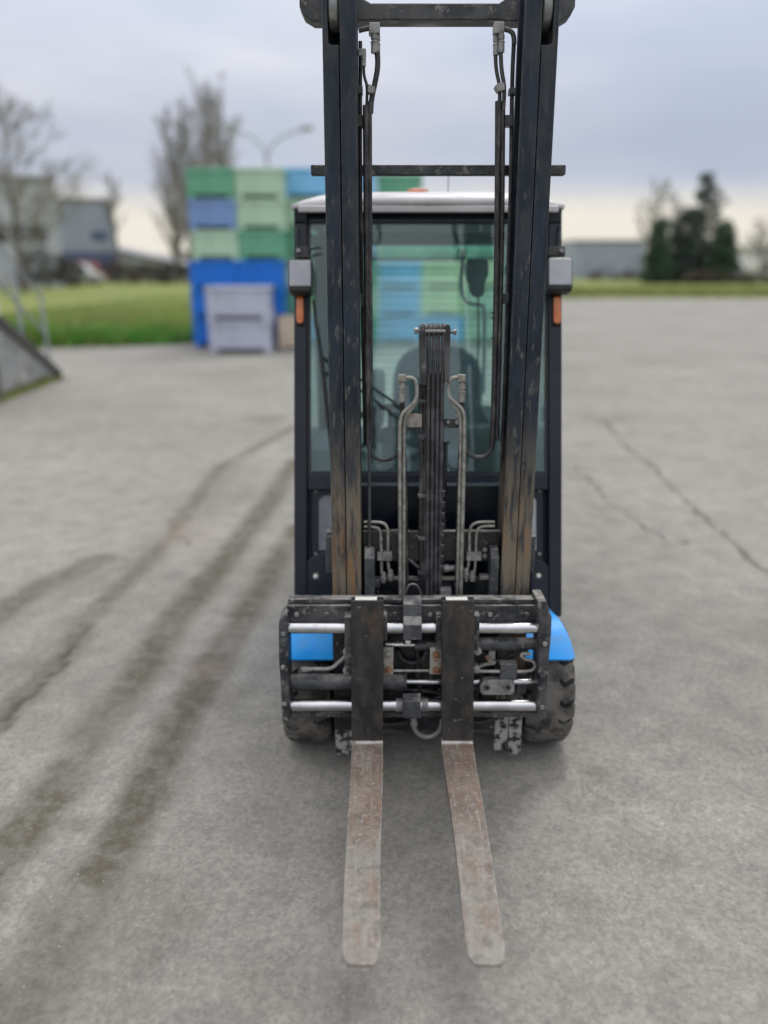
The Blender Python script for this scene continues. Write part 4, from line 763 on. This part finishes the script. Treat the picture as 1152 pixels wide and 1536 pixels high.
o = G(); o.add([RP(s, d, z) for d in (-.05, .12) for s, z in ((LN + .1, -.0), (LN + .1, .10), (LN * .46, hA + .07), (LN * .46, hA - .10))], [(0, 1, 2, 3), (7, 6, 5, 4), (0, 4, 5, 1), (1, 5, 6, 2), (2, 6, 7, 3), (3, 7, 4, 0)]); o.build('ramp_kerb', kerb_m, rp, .01)
o = G(); o.add([RP(s, d, z) for d in (-.09, 1.55) for s, z in ((0, hA + .001), (LN * .45, hA + .001), (LN * .45, hA + .16), (0, hA + .16))], [(0, 1, 2, 3), (7, 6, 5, 4), (0, 4, 5, 1), (1, 5, 6, 2), (2, 6, 7, 3), (3, 7, 4, 0)]); o.build('landing_slab', mat('pale_concrete', (.5, .5, .5), (.6, .6, .6), s=6, rough=.85), rp, .01)
o = G(); o.add([RP(s, d, z) for d in (-.03, -.001) for s, z in ((LN * .20, .02), (LN * .42, .02), (LN * .40, hA - .05), (LN * .20, hA - .05))], [(0, 1, 2, 3), (7, 6, 5, 4), (0, 4, 5, 1), (1, 5, 6, 2), (2, 6, 7, 3), (3, 7, 4, 0)]); o.build('dark_opening', rubber, rp, .01)  # dark sheet put in place of the opening in the ramp side
for s in (LN * .10, LN * .47, LN * .72, LN * .97):
    o = G(); b0 = hgt(s); o.tube([RP(s, .05, max(0, b0 - .05)), RP(s, .05, b0 + 1.2)], .028, 8); o.build('post', galv, rp)
for hh in (.62, 1.2):
    o = G(); o.tube([RP(0, .05, hA + hh), RP(LN * .46, .05, hA + hh), RP(LN * .98, .05, hgt(LN * .98) + hh)], .022, 8); o.build('handrail', galv, rp)
moss = mat('moss', (.06, .085, .015), (.13, .14, .03), s=8, rough=.95)
o = G(); k = 40; o.add([RP(LN * i / k, -.02, .015) for i in range(k + 1)] + [RP(LN * i / k, -.10 - .10 * abs(noise.noise((i * .4, 0, 0))) - .04, .011) for i in range(k + 1)] + [RP(LN * i / k, -.02, .05 + .05 * random.random()) for i in range(k + 1)], [(i, i + 1, k + 2 + i, k + 1 + i) for i in range(k)] + [(i, 2 * k + 2 + i, 2 * k + 3 + i, i + 1) for i in range(k)]); o.build('moss', moss, rp)

# ------------------------------------------------------------------ background buildings
def building(name, Y, x0, x1, ytop, depth, parts, label, m, cat='building'):
    X0, zt = W.q(x0, ytop, Y); X1 = W.q(x1, ytop, Y)[0]; e = empty(name, ((X0 + X1) / 2, Y + depth / 2, 0), label, cat); o = G(); o.box(X0, X1, Y, Y + depth, 0, zt); o.build('wall', m, e, .02); return e, X0, X1, zt
def panels(e, X0, X1, z0, z1, Y, n, m, name='wall_panel'):
    o = G(); w = (X1 - X0) / n
    for k in range(n):
        o = G(); o.box(X0 + k * w + .03, X0 + (k + 1) * w - .03, Y - .06, Y - .004, z0, z1); o.build(name, m, e)
bgrey = mat('grey_cladding', (.30, .335, .42), (.36, .395, .48), s=.25, rough=.6, stretch=(3, 3, 1)); bdark = mat('dark_cladding', (.07, .10, .20), (.09, .12, .23), s=.5, rough=.6); bpale = mat('pale_wall', (.55, .54, .56), (.65, .64, .65), s=.4, rough=.8); broof = mat('grey_roof', (.22, .22, .25), (.30, .30, .33), s=1, rough=.8); winm = mat('dark_window', (.03, .035, .045), rough=.15)
wgrey = mat('grey_render', (.44, .46, .51), (.50, .52, .57), s=.3, rough=.7)
e, X0, X1, zt = building('warehouse', 92, 66, 150, 302, 6, None, 'grey blue warehouse with dark blue base beyond the field', bgrey)
panels(e, X0, X1, 3.4, zt - .5, 92, 5, bgrey); panels(e, X0, X1, .3, 3.2, 92, 3, bdark, 'dark_base_panel')
o = G(); o.box(X0 - .1, X1 + .1, 91.8, 98.2, zt + .002, zt + .35); o.build('roof_edge', broof, e, .03)
o = G(); o.box(X1 - 2.6, X1 - .9, 91.85, 91.94, 4.6, 5.4); o.build('sign', bdark, e); e.rotation_euler.z = R(21)
e, X0, X1, zt = building('depot_building', 66, -90, 56, 268, 4, None, 'pale grey depot building behind the bare tree at left', wgrey)
panels(e, X0, X1, .4, zt - .4, 66, 5, wgrey)
for k in range(4):
    o = G(); xx = X0 + 1.2 + k * (X1 - X0 - 2) / 4; o.box(xx, xx + 1.2, 65.86, 65.936, 3.6, 4.9); o.build('window', winm, e)
o = G(); o.box(X0 - .2, X1 + .3, 65.7, 70.2, zt + .002, zt + .3); o.build('roof_edge', broof, e, .03); e.rotation_euler.z = R(25)
e = empty('gabled_shed', (-27, 104, 0), 'low pale shed with sloping grey roof left of the poplars', 'building')
X0 = W.q(152, 400, 100)[0]; X1 = W.q(278, 400, 100)[0]; zl = W.q(152, 372, 100)[1]; zr = W.q(278, 400, 100)[1]
o = G(); o.prism([(X0, 0), (X1, 0), (X1, zr), (X0, zl)], W, 100, 110); o.build('wall', bpale, e); o = G(); o.prism([(X0 - .3, zl + .05), (X1 + .3, zr - .05), (X1 + .3, zr + .25), (X0 - .3, zl + .35)], W, 99.6, 110.4); o.build('roof', broof, e)
for k in range(3):
    o = G(); xx = X0 + 1.5 + k * 3; o.box(xx, xx + 1.3, 99.92, 99.995, .9, 2.0); o.build('window', winm, e)
e, X0, X1, zt = building('long_warehouse', 112, 862, 968, 363, 24, None, 'grey blue flat warehouse right of the forklift mast', bgrey); panels(e, X0, X1, .4, zt - .4, 112, 6, bgrey)
o = G(); o.box(X0 - .1, X1 + .1, 111.8, 136.2, zt + .002, zt + .3); o.build('roof_edge', broof, e)
e, X0, X1, zt = building('distant_hall', 190, 1085, 1200, 374, 30, None, 'long pale hall far off at the right edge', bpale); o = G(); o.box(X0 - .2, X1 + .2, 189.7, 220.3, zt + .002, zt + .6); o.build('roof_edge', mat('tan_roof', (.30, .26, .2), s=1), e)
# parked vans, far off
def van(px, Y, L, h, c, label, rz=0):
    x = W.q(px, 410, Y)[0]; e = empty('parked_van', (x, Y, 0), label, 'van', 'vans parked beyond the field'); m = mat('van_paint_%d' % px, c, rough=.3)
    pr = [(-L / 2, .35), (L / 2, .35), (L / 2, .95), (L / 2 - .9, 1.15), (L / 2 - 1.5, h), (-L / 2 + .1, h), (-L / 2, h - .1)]; o = G(); o.prism([(x + a, z) for a, z in pr], W, Y - .95, Y + .95); o.build('body', m, e, .06)
    o = G(); o.prism([(x + L / 2 - 1.08, 1.2), (x + L / 2 - 1.52, h - .12), (x + L / 2 - 2.3, h - .12), (x + L / 2 - 2.3, 1.2)], W, Y - .965, Y - .951); o.build('window', winm, e)
    for a in (-L / 2 + .9, L / 2 - .85):
        for s in (-1, 1):
            o = G(); o.lathe((x + a, Y + s * .75, .34), (0, s, 0), [(0, .34), (.2, .34), (.21, .2)], 18); o.build('wheel', rubber, e)
van(118, 76, 4.4, 2.0, (.36, .37, .37), 'white van parked by the dark bush at left'); van(143, 90, 3.0, 2.3, (.28, .08, .06), 'red van parked before the blue based warehouse'); van(1000, 92, 3.6, 1.9, (.5, .5, .52), 'pale van parked below the dark evergreen'); van(1092, 88, 4.8, 2.2, (.6, .6, .6), 'white van parked right of the evergreens'); van(1138, 96, 4.6, 2.3, (.62, .62, .62), 'white van nearest the right edge')
# street lamp with two arms
LY = 40; lx, lz = W.q(400, 232, LY); lp = empty('street_lamp', (lx, LY, 0), 'tall twin armed street lamp above the crates', 'street lamp')
o = G(); o.tube([(lx, LY, 0), (lx, LY, lz - .3), (lx, LY, lz)], [.10, .06, .05], 10); o.build('pole', galv, lp)
for sg, tx in ((-1, 352), (1, 452)):
    o = G(); o.tube(smooth([W.P(400, 240, LY), W.P(400 + sg * 4, 222, LY), W.P(400 + sg * 22, 205, LY), W.P(tx, 194, LY)], 2), .045, 8); o.build('arm', galv, lp)
    a = W.P(tx, 194, LY); o = G(); o.prism([(a.x - .05 * sg, a.z - .1), (a.x + sg * .55, a.z - .02), (a.x + sg * .6, a.z + .08), (a.x + sg * .3, a.z + .16), (a.x - .05 * sg, a.z + .08)], W, LY - .14, LY + .14); o.build('lamp_head', galv, lp, .03)

# ------------------------------------------------------------------ trees
bark = mat('bark', (.13, .118, .105), (.18, .165, .15), s=5, rough=.95); twigm = mat('twig', (.25, .24, .235), (.33, .315, .31), s=2, rough=.95)  # twig colour lightened to paint in the haze of distance
def bare_tree(name, px, Y, ytop, label, upright, spread, n1=16, group='bare trees beyond the yard', seed=1, base=.12, tw=1.):
    rnd = random.Random(seed); x, zt = W.q(px, ytop, Y); H = zt; e = empty(name, (x, Y, 0), label, 'tree', group); tr = G(); cr = G()
    def wob(a, b, k, amp): return [a.lerp(b, i / k) + Vector((rnd.gauss(0, amp), rnd.gauss(0, amp), 0)) * (1 if 0 < i < k else 0) for i in range(k + 1)]
    tp = wob(Vector((x, Y, -.1)), Vector((x, Y, H * .92)), 7, H * .006); r0 = H * .014 + .06
    tr.tube(tp, [r0 * (1 - .93 * i / 7) for i in range(8)], 7); tr.build('trunk', bark, e)
    for i in range(n1):
        t = base + (.90 - base) * (i + rnd.random() * .7) / n1; p = tp[0].lerp(tp[-1], t); az = rnd.uniform(0, 2 * math.pi)
        ln = H * spread * (1 - t * .72) * rnd.uniform(.7, 1.2); up = upright * rnd.uniform(.8, 1.1); d = Vector((math.cos(az) * (1 - up), math.sin(az) * (1 - up), up)).normalized(); ln2 = min(ln, (H - p.z) * 1.02 / max(.2, d.z))
        bp = [p + d * ln2 * k / 4 + Vector((0, 0, ln2 * .10 * (k / 4) ** 2)) + Vector((rnd.gauss(0, ln2 * .02), rnd.gauss(0, ln2 * .02), 0)) for k in range(5)]
        cr.tube(bp, [r0 * (1 - t) * .42 * (1 - .8 * k / 4) + .012 for k in range(5)], 4, False)
        for j in range(13):
            q = bp[1 + j % 4].lerp(bp[min(4, 2 + j % 4)], rnd.random()); d2 = (d + Vector((rnd.gauss(0, .45), rnd.gauss(0, .45), rnd.gauss(.15, .3)))).normalized(); l2 = ln2 * rnd.uniform(.18, .42)
            cr.tube([q, q + d2 * l2 * .5 + Vector((0, 0, l2 * .03)), q + d2 * l2 + Vector((0, 0, l2 * .1))], [.024 * tw, .018 * tw, .011 * tw], 3, False)
            for k in range(10):
                q2 = q + d2 * l2 * rnd.uniform(.25, 1); d3 = (d2 + Vector((rnd.gauss(0, .55), rnd.gauss(0, .55), rnd.gauss(.2, .35)))).normalized(); l3 = l2 * rnd.uniform(.25, .6); cr.tube([q2, q2 + d3 * l3], [.015 * tw, .008 * tw], 3, False)
    cr.build('crown', twigm, e, smooth_a=0); return e
PG = 'poplars behind the crates'
for px, yt, Y, sd, lab in ((247, 150, 96, 3, 'bare poplar, leftmost and slightly lower of the poplar row'), (271, 135, 92, 4, 'bare poplar, second from the left in the row'), (301, 98, 88, 5, 'bare poplar, tallest of the row left of the crates'), (326, 104, 93, 6, 'bare poplar just left of the street lamp, rightmost of the row')):
    bare_tree('poplar_tree', px, Y, yt, lab, .77, .31, 38, PG, sd, .06, .75)
bare_tree('bare_tree', -8, 52, 112, 'large bare tree with spreading branches at the left edge', .42, .46, 44, seed=11, base=.2, tw=.65)
bare_tree('bare_tree', 161, 88, 236, 'small thin bare tree right of the blue based warehouse', .60, .24, 18, seed=12, base=.40, tw=.9); bare_tree('bare_tree', 62, 84, 215, 'slender bare tree above the blue based warehouse', .55, .22, 14, seed=16, base=.35, tw=.9)
bare_tree('bare_tree', 985, 96, 258, 'pale bare tree left of the dark evergreens', .55, .34, 24, seed=13, base=.25, tw=.9); bare_tree('bare_tree', 1018, 100, 272, 'bare tree rising just behind the evergreens', .55, .30, 20, seed=14, base=.25, tw=.9); bare_tree('bare_tree', 1152, 90, 318, 'bare brown tree at the right edge', .45, .42, 22, seed=15, base=.2, tw=.9)
def foliage_mat(name, c, c2): return mat(name, c, c2, s=1.1, rough=.8)
def leafy(o, cen, rad, n, size, rnd):
    for i in range(n):
        while True:
            v = Vector((rnd.uniform(-1, 1), rnd.uniform(-1, 1), rnd.uniform(-1, 1)))
            if .35 < v.length < 1: break
        p = Vector((cen[0] + v.x * rad[0], cen[1] + v.y * rad[1], cen[2] + v.z * rad[2])); a = Vector((rnd.gauss(0, 1), rnd.gauss(0, 1), rnd.gauss(0, 1))).normalized(); b = a.orthogonal().normalized(); c = a.cross(b); s = size * rnd.uniform(.6, 1.4)
        k = len(o.v); o.v += [tuple(p + b * s), tuple(p + c * s * .6), tuple(p - b * s), tuple(p - c * s * .6)]; o.f.append((k, k + 1, k + 2, k + 3))
def conifer(px, Y, ytop, wpx, label, m, seed, taper=1.0, base=.06):
    rnd = random.Random(seed); x, H = W.q(px, ytop, Y); rw = wpx / 2 * Y * .955 / F_PX; e = empty('evergreen_tree', (x, Y, 0), label, 'tree', 'dark evergreens at right'); o = G(); o.tube([(x, Y, -.1), (x, Y, H * .9)], [.25, .05], 8); o.build('trunk', bark, e)
    o = G(); nl = 18
    for i in range(nl):
        t = base + (1 - base) * i / nl; r = rw * ((1 - t) ** (.62 * taper)) * (.55 + .45 * min(1, t * 6)) + .1
        for k in range(max(5, int(22 * (1 - t)) + 6)):
            az = rnd.uniform(0, 6.28); rr = r * rnd.uniform(.25, .95); leafy(o, (x + rr * math.cos(az), Y + rr * math.sin(az), t * H + rnd.uniform(-.2, .3) - .12 * rr), (.45, .45, .34), 30, .13, rnd)
    o.build('crown', m, e, smooth_a=0)
evd = foliage_mat('evergreen_dark', (.040, .060, .052), (.075, .10, .08)); evg = foliage_mat('evergreen_green', (.04, .08, .05), (.08, .125, .075)); brn = foliage_mat('brown_shrub', (.065, .055, .038), (.11, .092, .066))
conifer(1066, 84, 255, 112, 'tall dark pointed evergreen, tallest of the group at right', evd, 1, .95); conifer(1034, 82, 312, 76, 'mid height dark evergreen left of the tallest', evd, 2, .7); conifer(992, 80, 328, 48, 'short rounded dark green evergreen, leftmost of the group', evg, 3, .6); conifer(1090, 80, 330, 50, 'low dense evergreen right of the tallest', evg, 4, .7)
def shrub(px, Y, ytop, wpx, label, m, seed, grp='shrubs beyond the field', n=60):
    rnd = random.Random(seed); x, H = W.q(px, ytop, Y); rw = wpx / 2 * Y * .955 / F_PX; e = empty('shrub', (x, Y, 0), label, 'shrub', grp); o = G()
    for k in range(6): a = rnd.uniform(0, 6.28); o.tube([(x, Y, -.1), (x + rw * .35 * math.cos(a), Y + .4 * math.sin(a), H * .75)], [.05, .015], 4, False)
    o.build('stem', bark, e); o = G()
    for k in range(n):
        a = rnd.uniform(-1, 1); h = H * (1 - .55 * abs(a) ** 2.2) * rnd.uniform(.12, .88); leafy(o, (x + a * rw * .95, Y + rnd.uniform(-.8, .8), h), (.55, .5, .42), 26, .10, rnd)
    o.build('foliage', m, e, smooth_a=0)
dk = foliage_mat('dark_shrub', (.035, .035, .030), (.065, .062, .048))
shrub(64, 62, 366, 96, 'big dark bush below the bare tree at left', dk, 21, n=110); shrub(175, 78, 386, 70, 'brown bush left of the poplars, beside the white van', brn, 22); shrub(222, 80, 392, 60, 'low brown bush below the leftmost poplar', brn, 23); shrub(266, 78, 388, 52, 'low brown bush beside the blue crate stack', dk, 24)
shrub(905, 100, 402, 40, 'small brown bush before the long warehouse', brn, 25, n=30); shrub(946, 98, 404, 34, 'small brown bush at the end of the long warehouse', brn, 27, n=26); shrub(1060, 78, 400, 66, 'low brown hedge bush under the evergreens', brn, 26, n=50); shrub(1128, 78, 402, 60, 'low brown hedge bush near the right edge', brn, 28, n=50)
# distant wood along the horizon
o = G(); rnd = random.Random(5)
for k in range(900):
    x = rnd.uniform(-230, 230); Y = 230 + rnd.uniform(0, 40); h = 5.5 + 3.0 * noise.noise((x * .03, 0, 0)) + 2 * noise.noise((x * .12, 3, 0)); leafy(o, (x, Y, h * rnd.uniform(.1, .95)), (2.2, 1.5, 1.2), 14, .6, rnd)
tag(o.build('distant_wood', foliage_mat('distant_wood', (.085, .08, .075), (.13, .12, .105)), smooth_a=0), 'low brown wood along the horizon', 'wood', kind='stuff')
